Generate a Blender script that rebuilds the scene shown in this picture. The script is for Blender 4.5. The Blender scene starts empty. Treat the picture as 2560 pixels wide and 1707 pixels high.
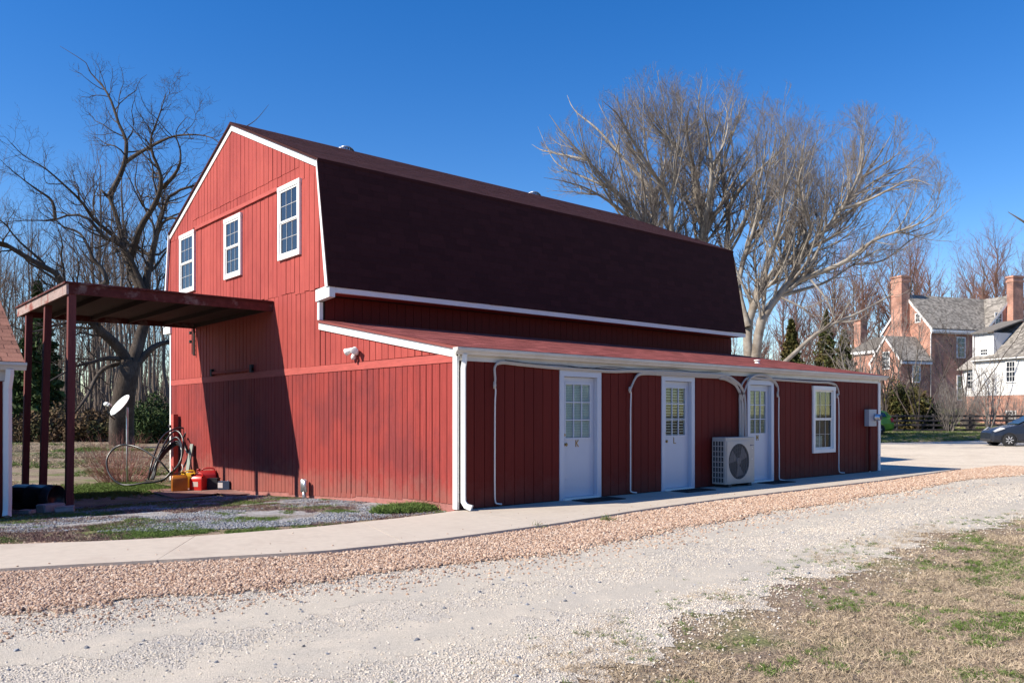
import bpy, bmesh, math, random
import numpy as np
from mathutils import Vector, Matrix

# ---------------------------------------------------------------- camera, sky, sun, exposure
SC = bpy.context.scene
COL = SC.collection
CAM = np.array([-7.347, -9.803, 1.41]); YAW = 0.71; F = 2049.085; W0, H0 = 2560, 1707; SY = 185.693
FWD = np.array([math.sin(YAW), math.cos(YAW), 0.0]); RGT = np.array([math.cos(YAW), -math.sin(YAW), 0.0])
UP = np.array([0.0, 0.0, 1.0])
cd = bpy.data.cameras.new('camera'); co = bpy.data.objects.new('camera', cd); COL.objects.link(co)
co.location = CAM; co.rotation_euler = (math.pi / 2, 0, -YAW)
cd.sensor_width = 36; cd.lens = F / W0 * 36; cd.shift_y = SY / W0; cd.clip_start = .05; cd.clip_end = 3000
SC.camera = co
TO_SUN = Vector((-3.9, 1.18, 3.4)).normalized()
EL = math.asin(TO_SUN.z); AZ = math.atan2(TO_SUN.x, TO_SUN.y)
wd = bpy.data.worlds.new('World'); SC.world = wd; wd.use_nodes = True
nt = wd.node_tree; nt.nodes.clear()
sky = nt.nodes.new('ShaderNodeTexSky'); sky.sky_type = 'NISHITA'; sky.sun_disc = False
sky.sun_elevation = EL; sky.sun_rotation = AZ % (2 * math.pi)
sky.altitude = 0; sky.air_density = 1.0; sky.dust_density = 0.1; sky.ozone_density = 2.2
hs = nt.nodes.new('ShaderNodeHueSaturation'); hs.inputs['Saturation'].default_value = 1.42; hs.inputs['Hue'].default_value = .512
bg = nt.nodes.new('ShaderNodeBackground'); bg.inputs['Strength'].default_value = 0.110
wo = nt.nodes.new('ShaderNodeOutputWorld')
nt.links.new(sky.outputs[0], hs.inputs['Color']); nt.links.new(hs.outputs[0], bg.inputs[0]); nt.links.new(bg.outputs[0], wo.inputs[0])
sl = bpy.data.lights.new('sun', 'SUN'); sl.energy = 5.0; sl.angle = math.radians(.53); sl.color = (1, .915, .79)
so = bpy.data.objects.new('sun', sl); COL.objects.link(so); so.rotation_euler = TO_SUN.to_track_quat('Z', 'Y').to_euler()
so.location = (-20, 5, 30)
SC.view_settings.view_transform = 'Standard'; SC.view_settings.look = 'None'
SC.view_settings.exposure = 0.66; SC.view_settings.gamma = 1.0; SC.view_settings.use_curve_mapping = False
SC.cycles.max_bounces = 6; SC.cycles.transparent_max_bounces = 8
R = random.Random(7); NR = np.random.default_rng(11)
PI = math.pi

# ---------------------------------------------------------------- where things of the photograph stand
def ray(px, py): return FWD + RGT * ((px - W0 / 2) / F) - UP * ((py - H0 / 2 - SY) / F)
def gz(px, py, z=0.0): d = ray(px, py); return CAM + d * ((z - CAM[2]) / d[2])
def gy(px, py, y=0.0): d = ray(px, py); return CAM + d * ((y - CAM[1]) / d[1])
def gx(px, py, x=0.0): d = ray(px, py); return CAM + d * ((x - CAM[0]) / d[0])
def at(px, py, dep): return CAM + ray(px, py) * dep
def smooth(t): t = np.clip(t, 0, 1); return t * t * (3 - 2 * t)
def hgt(x, y):
    x = np.asarray(x, float); y = np.asarray(y, float)
    h = -0.05 - .30 * smooth((y - .6) / 8.5) * (1 - smooth((x - 13.5) / 8))
    dx = x - CAM[0]; dy = y - CAM[1]
    d = dx * FWD[0] + dy * FWD[1]; lat = dx * RGT[0] + dy * RGT[1]
    w = smooth((lat / np.maximum(d, 1) - .2) / .15) * (d > 1)
    h = h + w * (.32 * smooth((d - 45) / 12) + 1.75 * smooth((d - 58) / 20))
    return h
def H(x, y): return float(hgt(x, y))
def noise2(x, y, seed=0):
    x = np.asarray(x, float); y = np.asarray(y, float)
    xi = np.floor(x).astype(np.int64); yi = np.floor(y).astype(np.int64); fx = x - xi; fy = y - yi
    fx = fx * fx * (3 - 2 * fx); fy = fy * fy * (3 - 2 * fy)
    def hsh(a, b):
        n = (a * 374761393 + b * 668265263 + seed * 1442695041) & 0x7fffffff
        n = ((n ^ (n >> 13)) * 1274126177) & 0x7fffffff
        return ((n ^ (n >> 16)) & 0xffff) / 65535.0
    return (hsh(xi, yi) * (1 - fx) + hsh(xi + 1, yi) * fx) * (1 - fy) + (hsh(xi, yi + 1) * (1 - fx) + hsh(xi + 1, yi + 1) * fx) * fy
def fbm(x, y, seed=0): return (noise2(x, y, seed) + .5 * noise2(x * 2.1, y * 2.1, seed + 1) + .25 * noise2(x * 4.3, y * 4.3, seed + 2)) / 1.75

# ---------------------------------------------------------------- materials
def mat(name, col, rough=.8, metal=0.0, var=0.0, vscale=6.0, vstretch=(1, 1, 1), obj_var=0.0, island=0.0, col2=None, bump=0.0,
        bscale=None, spec=.5, detail=4.0, world=False, c2lo=.45, c2hi=.62, c2scale=None, splash=None):
    m = bpy.data.materials.new(name); m.use_nodes = True; t = m.node_tree; n = t.nodes; l = t.links
    p = n['Principled BSDF']; p.inputs['Roughness'].default_value = rough; p.inputs['Metallic'].default_value = metal
    p.inputs['Specular IOR Level'].default_value = spec
    if world:
        g = n.new('ShaderNodeNewGeometry'); src = g.outputs['Position']
    else:
        g = n.new('ShaderNodeTexCoord'); src = g.outputs['Object']
    mp = n.new('ShaderNodeMapping'); mp.inputs['Scale'].default_value = vstretch; l.new(src, mp.inputs[0])
    rgb = n.new('ShaderNodeRGB'); rgb.outputs[0].default_value = (*col, 1); cur = rgb.outputs[0]
    nz = n.new('ShaderNodeTexNoise'); nz.inputs['Scale'].default_value = vscale; nz.inputs['Detail'].default_value = detail
    nz.inputs['Roughness'].default_value = .62
    l.new(mp.outputs[0], nz.inputs['Vector'])
    if col2 is not None:
        n2 = n.new('ShaderNodeTexNoise'); n2.inputs['Scale'].default_value = c2scale or vscale * .4; n2.inputs['Detail'].default_value = 5
        n2.inputs['Roughness'].default_value = .65
        l.new(src, n2.inputs['Vector'])
        mr = n.new('ShaderNodeMapRange'); mr.inputs[1].default_value = c2lo; mr.inputs[2].default_value = c2hi; l.new(n2.outputs[0], mr.inputs[0])
        mx = n.new('ShaderNodeMixRGB'); mx.inputs[2].default_value = (*col2, 1); l.new(mr.outputs[0], mx.inputs[0]); l.new(cur, mx.inputs[1]); cur = mx.outputs[0]
    def mul(fac_out, lo, hi):
        nonlocal cur
        mr = n.new('ShaderNodeMapRange'); mr.inputs[3].default_value = lo; mr.inputs[4].default_value = hi; l.new(fac_out, mr.inputs[0])
        cb = n.new('ShaderNodeVectorMath'); cb.operation = 'SCALE'; l.new(cur, cb.inputs[0]); l.new(mr.outputs[0], cb.inputs['Scale']); cur = cb.outputs[0]
    if var:
        mr0 = n.new('ShaderNodeMapRange'); mr0.inputs[1].default_value = .25; mr0.inputs[2].default_value = .75; l.new(nz.outputs[0], mr0.inputs[0])
        mul(mr0.outputs[0], 1 - var, 1 + var)
    if obj_var:
        oi = n.new('ShaderNodeObjectInfo'); mul(oi.outputs['Random'], 1 - obj_var, 1 + obj_var)
    if island:
        gi = n.new('ShaderNodeNewGeometry'); oi = n.new('ShaderNodeObjectInfo')
        ad = n.new('ShaderNodeMath'); l.new(gi.outputs['Random Per Island'], ad.inputs[0]); l.new(oi.outputs['Random'], ad.inputs[1])
        fr = n.new('ShaderNodeMath'); fr.operation = 'FRACT'; l.new(ad.outputs[0], fr.inputs[0]); mul(fr.outputs[0], 1 - island, 1 + island)
    if splash:
        sx = n.new('ShaderNodeSeparateXYZ'); gg = n.new('ShaderNodeNewGeometry'); l.new(gg.outputs['Position'], sx.inputs[0])
        ns = n.new('ShaderNodeTexNoise'); ns.inputs['Scale'].default_value = 3.5; ns.inputs['Detail'].default_value = 8; ns.inputs['Roughness'].default_value = .75; l.new(gg.outputs['Position'], ns.inputs['Vector'])
        ma = n.new('ShaderNodeMath'); ma.operation = 'MULTIPLY_ADD'; ma.inputs[1].default_value = -1.5; l.new(ns.outputs[0], ma.inputs[0]); l.new(sx.outputs[2], ma.inputs[2])
        mr = n.new('ShaderNodeMapRange'); mr.inputs[1].default_value = -.70; mr.inputs[2].default_value = -.25; mr.inputs[3].default_value = .38; mr.inputs[4].default_value = 0; l.new(ma.outputs[0], mr.inputs[0])
        mx = n.new('ShaderNodeMixRGB'); mx.inputs[2].default_value = (*splash, 1); l.new(mr.outputs[0], mx.inputs[0]); l.new(cur, mx.inputs[1]); cur = mx.outputs[0]
    l.new(cur, p.inputs['Base Color'])
    if bump:
        bp = n.new('ShaderNodeBump'); bp.inputs['Strength'].default_value = bump; bp.inputs['Distance'].default_value = .01
        if bscale:
            nb = n.new('ShaderNodeTexNoise'); nb.inputs['Scale'].default_value = bscale; nb.inputs['Detail'].default_value = 6; l.new(mp.outputs[0], nb.inputs['Vector']); l.new(nb.outputs[0], bp.inputs['Height'])
        else: l.new(nz.outputs[0], bp.inputs['Height'])
        l.new(bp.outputs[0], p.inputs['Normal'])
    return m
M = {}
RED = (.375, .070, .055)
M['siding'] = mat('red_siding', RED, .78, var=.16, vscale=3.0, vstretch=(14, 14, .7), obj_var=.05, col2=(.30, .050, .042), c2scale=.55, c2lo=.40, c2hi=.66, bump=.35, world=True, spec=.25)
M['siding_low'] = mat('red_siding_worn', (.275, .044, .037), .82, var=.26, vscale=3.4, vstretch=(16, 16, .6), obj_var=.06, col2=(.205, .038, .036), c2scale=.9, bump=.5, world=True, spec=.2, splash=(.30, .15, .115))
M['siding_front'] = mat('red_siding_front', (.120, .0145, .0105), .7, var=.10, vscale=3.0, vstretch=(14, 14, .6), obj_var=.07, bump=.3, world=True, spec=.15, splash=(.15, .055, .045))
M['red_back'] = mat('red_groove', (.018, .004, .004), .9, var=.1)
M['red_trim'] = mat('red_trim_board', (.41, .088, .072), .78, var=.18, vscale=5, vstretch=(6, .8, 6), bump=.3, world=True, spec=.25)
M['block'] = mat('painted_block', (.33, .13, .11), .9, var=.22, vscale=7, bump=.6)
M['white'] = mat('white_paint', (.78, .78, .75), .55, var=.04, vscale=3, bump=.05, world=True)
M['white_old'] = mat('worn_white_paint', (.76, .75, .72), .65, var=.10, vscale=14, bump=.2, col2=(.5, .46, .42), c2scale=9, c2lo=.62, c2hi=.72, world=True)
M['gutter'] = mat('gutter_enamel', (.60, .585, .55), .4, var=.04, vscale=2, world=True, col2=(.52, .50, .46), c2scale=1.6)
M['door'] = mat('door_enamel', (.52, .56, .64), .42, var=.02, vscale=3)
M['shingle_dark'] = mat('dark_red_shingle', (.046, .0135, .013), .9, var=.2, vscale=60, island=.16, bump=.2, spec=.2, world=True)
M['shingle'] = mat('red_shingle', (.27, .083, .074), .95, var=.25, vscale=50, island=.28, bump=.2, spec=.08, world=True)
M['shingle_brown'] = mat('brown_shingle', (.26, .125, .09), .95, var=.22, vscale=40, island=.25, bump=.5, spec=.2)
M['shake'] = mat('grey_wood_shake', (.235, .215, .19), .95, var=.25, vscale=8, island=.42, bump=.4, spec=.1)
M['concrete'] = mat('concrete', (.49, .425, .35), .9, var=.08, vscale=9, col2=(.40, .335, .275), c2scale=1.1, c2lo=.50, c2hi=.78, bump=.25, bscale=90, world=True, spec=.2)
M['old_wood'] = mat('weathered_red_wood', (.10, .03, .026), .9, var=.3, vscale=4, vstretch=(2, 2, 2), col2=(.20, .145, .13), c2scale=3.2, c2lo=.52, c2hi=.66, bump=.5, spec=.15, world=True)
M['old_wood_pale'] = mat('bleached_wood', (.36, .27, .24), .9, var=.25, vscale=6, vstretch=(3, 1, 6), col2=(.24, .07, .055), c2scale=2.6, c2lo=.5, c2hi=.62, bump=.5, spec=.15, world=True)
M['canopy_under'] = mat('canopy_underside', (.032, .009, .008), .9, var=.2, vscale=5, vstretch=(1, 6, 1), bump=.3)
M['post_wood'] = mat('red_brown_post', (.15, .05, .046), .88, var=.25, vscale=4, vstretch=(10, 10, .6), bump=.4, world=True, spec=.2)
M['bark_dark'] = mat('dark_furrowed_bark', (.066, .052, .043), .95, var=.6, vscale=7, vstretch=(4, 4, .45), bump=1.0, col2=(.10, .085, .073), c2scale=1.0, spec=.1)
M['twig_dark'] = mat('dark_twig', (.085, .068, .058), .9, var=.2, vscale=1.2, spec=.15)
M['bark_pale'] = mat('pale_smooth_bark', (.31, .28, .24), .85, var=.2, vscale=3, vstretch=(1, 1, 1), bump=.3, col2=(.20, .165, .13), c2scale=1.2, spec=.15)
M['twig_pale'] = mat('pale_grey_twig', (.215, .19, .17), .88, var=.2, vscale=.9, spec=.15)
M['twig_fine'] = mat('fine_brown_twig', (.18, .15, .138), .9, var=.2, vscale=.6, spec=.1)
M['twig_red'] = mat('reddish_budding_twig', (.22, .125, .10), .9, var=.22, vscale=.5, spec=.1)
M['wood_bark'] = mat('woodland_bark', (.135, .108, .09), .95, var=.35, vscale=1.5, vstretch=(2, 2, .4), obj_var=.3, spec=.1)
M['wood_twig'] = mat('woodland_twig', (.145, .11, .09), .95, var=.2, vscale=.5, obj_var=.2, spec=.1)
M['ever'] = mat('dark_evergreen', (.038, .062, .018), .8, island=.5, var=.3, vscale=1.2, spec=.2)
M['cedar'] = mat('bronze_cedar', (.105, .085, .03), .85, island=.5, var=.4, vscale=.8, col2=(.05, .07, .02), c2scale=.7, spec=.15)
M['bramble'] = mat('bramble_leaf', (.13, .085, .05), .9, island=.6, var=.3, vscale=.8, col2=(.06, .07, .03), c2scale=.4, spec=.1)
M['redstem'] = mat('red_bush_stem', (.30, .15, .125), .8, var=.3, vscale=3, spec=.15)
M['grass_dry'] = mat('dormant_grass', (.42, .335, .235), .9, obj_var=.42, spec=.1)
M['grass_dirt'] = mat('grey_thatch', (.30, .23, .175), .95, obj_var=.3, spec=.1)
M['grass_green'] = mat('green_grass', (.115, .172, .042), .8, obj_var=.35, spec=.15)
M['weed'] = mat('purple_weed', (.15, .085, .085), .9, obj_var=.35, spec=.1)
def hue_inst(m, cols):
    t = m.node_tree; n = t.nodes; l = t.links; p = n['Principled BSDF']
    oi = n.new('ShaderNodeObjectInfo'); cr = n.new('ShaderNodeValToRGB'); cr.color_ramp.interpolation = 'CONSTANT'
    el = cr.color_ramp.elements
    while len(el) < len(cols): el.new(.5)
    for i, c in enumerate(cols): el[i].position = i / len(cols); el[i].color = (*c, 1)
    l.new(oi.outputs['Random'], cr.inputs[0]); l.new(cr.outputs[0], p.inputs['Base Color'])
    return m
M['st_white'] = hue_inst(mat('cream_stone', (.5, .5, .5), .85, spec=.25), [(.60, .54, .445), (.52, .46, .375), (.66, .60, .51), (.47, .415, .345), (.56, .475, .375), (.63, .565, .47), (.54, .47, .385), (.38, .35, .315)])
M['st_pink'] = hue_inst(mat('pink_stone', (.5, .5, .5), .85, spec=.25), [(.46, .318, .228), (.41, .27, .188), (.55, .415, .315), (.36, .235, .165), (.51, .368, .27), (.45, .322, .238), (.59, .475, .372), (.29, .186, .136)])
M['st_grey'] = hue_inst(mat('grey_stone', (.5, .5, .5), .85, spec=.3), [(.22, .235, .26), (.17, .18, .20), (.28, .29, .31), (.20, .205, .215), (.15, .16, .18), (.33, .335, .34), (.24, .225, .20), (.19, .20, .225)])
def ground_mat(name, cols, big, fine, bump, speck=None):
    m = bpy.data.materials.new(name); m.use_nodes = True; t = m.node_tree; n = t.nodes; l = t.links
    p = n['Principled BSDF']; p.inputs['Roughness'].default_value = .95; p.inputs['Specular IOR Level'].default_value = .15
    g = n.new('ShaderNodeNewGeometry')
    cur = None
    for i, (c, sc, lo, hi) in enumerate(cols):
        if cur is None:
            r = n.new('ShaderNodeRGB'); r.outputs[0].default_value = (*c, 1); cur = r.outputs[0]; continue
        nz = n.new('ShaderNodeTexNoise'); nz.inputs['Scale'].default_value = sc; nz.inputs['Detail'].default_value = 7; nz.inputs['Roughness'].default_value = .68
        mp = n.new('ShaderNodeMapping'); mp.inputs['Location'].default_value = (i * 17.3, i * 5.1, 0); l.new(g.outputs['Position'], mp.inputs[0]); l.new(mp.outputs[0], nz.inputs['Vector'])
        mr = n.new('ShaderNodeMapRange'); mr.inputs[1].default_value = lo; mr.inputs[2].default_value = hi; l.new(nz.outputs[0], mr.inputs[0])
        mx = n.new('ShaderNodeMixRGB'); mx.inputs[2].default_value = (*c, 1); l.new(mr.outputs[0], mx.inputs[0]); l.new(cur, mx.inputs[1]); cur = mx.outputs[0]
    vo = n.new('ShaderNodeTexVoronoi'); vo.inputs['Scale'].default_value = fine; l.new(g.outputs['Position'], vo.inputs['Vector'])
    if speck:
        sp = n.new('ShaderNodeSeparateColor'); l.new(vo.outputs['Color'], sp.inputs[0])
        mr = n.new('ShaderNodeMapRange'); mr.inputs[3].default_value = 1 - speck; mr.inputs[4].default_value = 1 + speck; l.new(sp.outputs[0], mr.inputs[0])
        vm = n.new('ShaderNodeVectorMath'); vm.operation = 'SCALE'; l.new(cur, vm.inputs[0]); l.new(mr.outputs[0], vm.inputs['Scale']); cur = vm.outputs[0]
    l.new(cur, p.inputs['Base Color'])
    bp = n.new('ShaderNodeBump'); bp.inputs['Strength'].default_value = bump; bp.inputs['Distance'].default_value = .02; bp.invert = True
    l.new(vo.outputs['Distance'], bp.inputs['Height']); l.new(bp.outputs[0], p.inputs['Normal'])
    return m
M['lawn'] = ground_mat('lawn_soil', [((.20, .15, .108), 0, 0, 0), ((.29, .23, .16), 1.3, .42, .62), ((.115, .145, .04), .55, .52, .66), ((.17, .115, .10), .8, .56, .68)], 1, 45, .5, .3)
M['road'] = ground_mat('gravel_dust', [((.53, .475, .40), 0, 0, 0), ((.46, .42, .365), .7, .44, .62), ((.57, .50, .41), 1.6, .5, .68)], 1, 110, .6, .30)
M['track'] = ground_mat('packed_grey_dust', [((.48, .43, .355), 0, 0, 0), ((.435, .395, .335), .9, .42, .62), ((.53, .47, .385), 2.2, .5, .66)], 1, 150, .35, .18)
M['lot'] = ground_mat('pale_gravel_lot', [((.60, .52, .415), 0, 0, 0), ((.52, .44, .345), .5, .45, .62), ((.64, .56, .455), 1.6, .5, .68)], 1, 40, .5, .15)
M['pink'] = ground_mat('pink_gravel_bed', [((.38, .265, .19), 0, 0, 0), ((.46, .34, .25), 1.2, .42, .62)], 1, 45, .8, .28)
M['greyg'] = ground_mat('grey_gravel_bed', [((.30, .30, .305), 0, 0, 0), ((.22, .19, .16), .9, .46, .62), ((.38, .38, .38), 3, .5, .64)], 1, 45, .8, .3)
def plain(name, col, rough=.5, metal=0., spec=.5, trans=0.0):
    m = mat(name, col, rough, metal, var=.06, vscale=20, spec=spec); return m
M['glass'] = plain('window_glass', (.02, .026, .036), .04, spec=.8)
def clear_glass():
    m = bpy.data.materials.new('door_glass'); m.use_nodes = True; t = m.node_tree; n = t.nodes; l = t.links
    n.remove(n['Principled BSDF']); tr = n.new('ShaderNodeBsdfTransparent'); tr.inputs[0].default_value = (.86, .92, .9, 1)
    gl = n.new('ShaderNodeBsdfGlossy'); gl.inputs['Roughness'].default_value = .03
    lw = n.new('ShaderNodeLayerWeight'); pw = n.new('ShaderNodeMath'); pw.operation = 'POWER'; pw.inputs[1].default_value = 4.5; l.new(lw.outputs['Facing'], pw.inputs[0])
    fr = n.new('ShaderNodeMath'); fr.operation = 'MULTIPLY_ADD'; fr.inputs[1].default_value = .85; fr.inputs[2].default_value = .03; l.new(pw.outputs[0], fr.inputs[0])
    mx = n.new('ShaderNodeMixShader'); l.new(fr.outputs[0], mx.inputs[0]); l.new(tr.outputs[0], mx.inputs[1]); l.new(gl.outputs[0], mx.inputs[2])
    l.new(mx.outputs[0], n['Material Output'].inputs[0]); return m
M['clear'] = clear_glass()
M['blind'] = plain('pale_blind', (.62, .65, .62), .6); M['blind_warm'] = plain('cream_blind', (.50, .46, .30), .6)
M['dark_room'] = plain('dark_room', (.02, .02, .018), .9); M['gold'] = mat('brass', (.30, .20, .07), .4, .5)
M['galv'] = mat('galvanised_steel', (.55, .57, .58), .38, .85, var=.15, vscale=12); M['grey_box'] = plain('grey_enamel', (.36, .38, .42), .5)
M['ac'] = plain('beige_enamel', (.43, .405, .365), .5); M['ac_dark'] = plain('dark_coil', (.03, .035, .04), .7); M['ac_blade'] = plain('grey_fan', (.12, .12, .13), .6)
M['logo'] = plain('blue_print', (.03, .04, .16), .5); M['pipe_white'] = plain('white_pipe', (.72, .70, .68), .5); M['pipe_wrap'] = plain('taped_pipe_insulation', (.47, .445, .41), .7)
M['cable'] = plain('black_cable', (.03, .03, .03), .6); M['rubber'] = plain('black_rubber', (.018, .018, .02), .85)
M['hose'] = plain('black_poly_pipe', (.02, .021, .024), .32); M['p_red'] = plain('red_plastic', (.58, .022, .018), .38); M['p_redd'] = plain('dark_red_plastic', (.38, .012, .014), .4)
M['p_yel'] = plain('amber_plastic', (.50, .16, .015), .4); M['p_yelb'] = plain('yellow_plastic', (.72, .42, .02), .4); M['p_brown'] = plain('sun_brown_plastic', (.38, .17, .07), .5)
M['p_black'] = plain('black_plastic', (.02, .022, .028), .5); M['p_blue'] = plain('blue_plastic', (.03, .05, .10), .5); M['label'] = plain('paper_label', (.55, .45, .40), .6)
M['ply'] = mat('red_brown_sheet', (.20, .095, .08), .8, var=.15, vscale=4, bump=.2, col2=(.26, .15, .13), c2scale=2)
M['greenwood'] = mat('grey_green_board', (.25, .28, .25), .85, var=.15, vscale=6, bump=.3); M['dish'] = plain('dish_enamel', (.70, .74, .73), .5)
M['cblock'] = mat('concrete_block', (.36, .34, .32), .95, var=.15, vscale=12, bump=.5); M['fence'] = mat('black_stained_wood', (.035, .03, .032), .85, var=.3, vscale=4, bump=.3)
def brick_mat(name, a, b, mortar):
    m = bpy.data.materials.new(name); m.use_nodes = True; t = m.node_tree; n = t.nodes; l = t.links; p = n['Principled BSDF']; p.inputs['Roughness'].default_value = .9
    tc = n.new('ShaderNodeTexCoord'); sp = n.new('ShaderNodeSeparateXYZ'); l.new(tc.outputs['Object'], sp.inputs[0])
    ad = n.new('ShaderNodeMath'); l.new(sp.outputs[0], ad.inputs[0]); l.new(sp.outputs[1], ad.inputs[1])
    cb = n.new('ShaderNodeCombineXYZ'); l.new(ad.outputs[0], cb.inputs[0]); l.new(sp.outputs[2], cb.inputs[1])
    br = n.new('ShaderNodeTexBrick'); br.inputs['Scale'].default_value = 1; br.inputs['Brick Width'].default_value = .23; br.inputs['Row Height'].default_value = .085; br.inputs['Mortar Size'].default_value = .012
    br.inputs['Color1'].default_value = (*a, 1); br.inputs['Color2'].default_value = (*b, 1); br.inputs['Mortar'].default_value = (*mortar, 1); l.new(cb.outputs[0], br.inputs['Vector'])
    nz = n.new('ShaderNodeTexNoise'); nz.inputs['Scale'].default_value = .9; nz.inputs['Detail'].default_value = 6; l.new(tc.outputs['Object'], nz.inputs['Vector'])
    mr = n.new('ShaderNodeMapRange'); mr.inputs[1].default_value = .3; mr.inputs[2].default_value = .7; mr.inputs[3].default_value = .55; mr.inputs[4].default_value = 1.4; l.new(nz.outputs[0], mr.inputs[0])
    vm = n.new('ShaderNodeVectorMath'); vm.operation = 'SCALE'; l.new(br.outputs[0], vm.inputs[0]); l.new(mr.outputs[0], vm.inputs['Scale'])
    l.new(vm.outputs[0], p.inputs['Base Color']); return m
M['brick'] = brick_mat('old_brick', (.44, .16, .095), (.26, .09, .06), (.50, .38, .30))
M['clap'] = mat('white_clapboard', (.72, .71, .68), .7, var=.06, vscale=2); M['house_white'] = plain('house_trim', (.76, .75, .73), .6)
M['car_blue'] = plain('slate_blue_paint', (.028, .035, .052), .25, .3); M['car_green'] = plain('lime_green_paint', (.12, .27, .02), .3, .1)
M['car_glass'] = plain('car_glass', (.025, .04, .045), .04, spec=.9); M['alloy'] = mat('alloy', (.60, .61, .63), .35, .1); M['lamp'] = plain('clear_lamp', (.55, .55, .55), .15); M['tail'] = plain('red_lamp', (.4, .01, .01), .2)
M['p_car'] = plain('grey_bumper', (.03, .03, .032), .7); M['silver'] = plain('silver_badge', (.6, .6, .62), .3)

# ---------------------------------------------------------------- mesh helpers
class MB:
    def __init__(s): s.v = []; s.f = []; s.sm = False
    def add(s, vs, fs):
        b = len(s.v); s.v += [tuple(map(float, q)) for q in vs]; s.f += [tuple(b + i for i in q) for q in fs]; return s
    def box(s, lo, hi):
        x0, y0, z0 = lo; x1, y1, z1 = hi
        return s.add([(x0, y0, z0), (x1, y0, z0), (x1, y1, z0), (x0, y1, z0), (x0, y0, z1), (x1, y0, z1), (x1, y1, z1), (x0, y1, z1)],
                     [(0, 3, 2, 1), (4, 5, 6, 7), (0, 1, 5, 4), (1, 2, 6, 5), (2, 3, 7, 6), (3, 0, 4, 7)])
    def prism(s, poly, d, inset=0.0):      # 3-D polygon pushed along vector d; inset chamfers the far face
        n = len(poly); P = [np.array(q, float) for q in poly]; d = np.array(d, float); c = sum(P) / n
        top = [q + d for q in P]
        vs = P + top; fs = [tuple(range(n - 1, -1, -1)), tuple(range(n, 2 * n))] + [(i, (i + 1) % n, n + (i + 1) % n, n + i) for i in range(n)]
        return s.add(vs, fs)
    def beam(s, a, b, w, h, up=(0, 0, 1)):
        a = np.array(a, float); b = np.array(b, float); t = (b - a) / np.linalg.norm(b - a); u = np.array(up, float)
        x = np.cross(t, u); x /= np.linalg.norm(x); u = np.cross(x, t)
        vs = [q + x * i * w / 2 + u * j * h / 2 for q in (a, b) for i, j in ((-1, -1), (1, -1), (1, 1), (-1, 1))]
        return s.add(vs, [(0, 1, 2, 3), (7, 6, 5, 4), (0, 4, 5, 1), (1, 5, 6, 2), (2, 6, 7, 3), (3, 7, 4, 0)])
    def tube(s, pts, rad, n=8, closed=False, caps=True):
        P = [np.array(q, float) for q in pts]; k = len(P); rad = rad if hasattr(rad, '__len__') else [rad] * k
        vs = []; pu = None
        for i in range(k):
            if closed: t = P[(i + 1) % k] - P[i - 1]
            else: t = P[min(i + 1, k - 1)] - P[max(i - 1, 0)]
            t = t / (np.linalg.norm(t) + 1e-9)
            if pu is None:
                pu = np.cross(t, (0, 0, 1)) if abs(t[2]) < .9 else np.cross(t, (1, 0, 0))
            pu = pu - t * (pu @ t); pu /= np.linalg.norm(pu) + 1e-9; w = np.cross(t, pu)
            vs += [P[i] + (pu * math.cos(2 * PI * j / n) + w * math.sin(2 * PI * j / n)) * rad[i] for j in range(n)]
        fs = []
        for i in range(k if closed else k - 1):
            i2 = (i + 1) % k
            fs += [(i * n + j, i * n + (j + 1) % n, i2 * n + (j + 1) % n, i2 * n + j) for j in range(n)]
        if not closed and caps: fs += [tuple(range(n - 1, -1, -1)), tuple((k - 1) * n + j for j in range(n))]
        return s.add(vs, fs)
    def lathe(s, prof, c=(0, 0, 0), n=16, axis='z', caps=True):
        vs = []
        for r, z in prof:
            for j in range(n):
                a = 2 * PI * j / n; p = (r * math.cos(a), r * math.sin(a), z)
                if axis == 'y': p = (p[0], p[2], p[1])
                if axis == 'x': p = (p[2], p[0], p[1])
                vs.append((p[0] + c[0], p[1] + c[1], p[2] + c[2]))
        k = len(prof); fs = [(i * n + j, i * n + (j + 1) % n, (i + 1) * n + (j + 1) % n, (i + 1) * n + j) for i in range(k - 1) for j in range(n)]
        if caps: fs += [tuple(range(n - 1, -1, -1)), tuple((k - 1) * n + j for j in range(n))]
        return s.add(vs, fs)
    def build(s, name, m, parent=None, smooth=False, off=(0, 0, 0), bevel=0.0, normals=True):
        me = bpy.data.meshes.new(name); o3 = np.array(off, float)
        me.from_pydata([tuple(np.array(q) - o3) for q in s.v], [], s.f)
        bm = bmesh.new(); bm.from_mesh(me)
        if normals: bmesh.ops.recalc_face_normals(bm, faces=bm.faces)
        if bevel: bmesh.ops.bevel(bm, geom=bm.edges[:], offset=bevel, segments=2, affect='EDGES', profile=.6)
        bm.to_mesh(me); bm.free()
        me.materials.append(M[m] if isinstance(m, str) else m)
        if smooth: me.polygons.foreach_set('use_smooth', [True] * len(me.polygons))
        o = bpy.data.objects.new(name, me); COL.objects.link(o)
        if parent is not None: o.parent = parent
        return o
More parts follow.
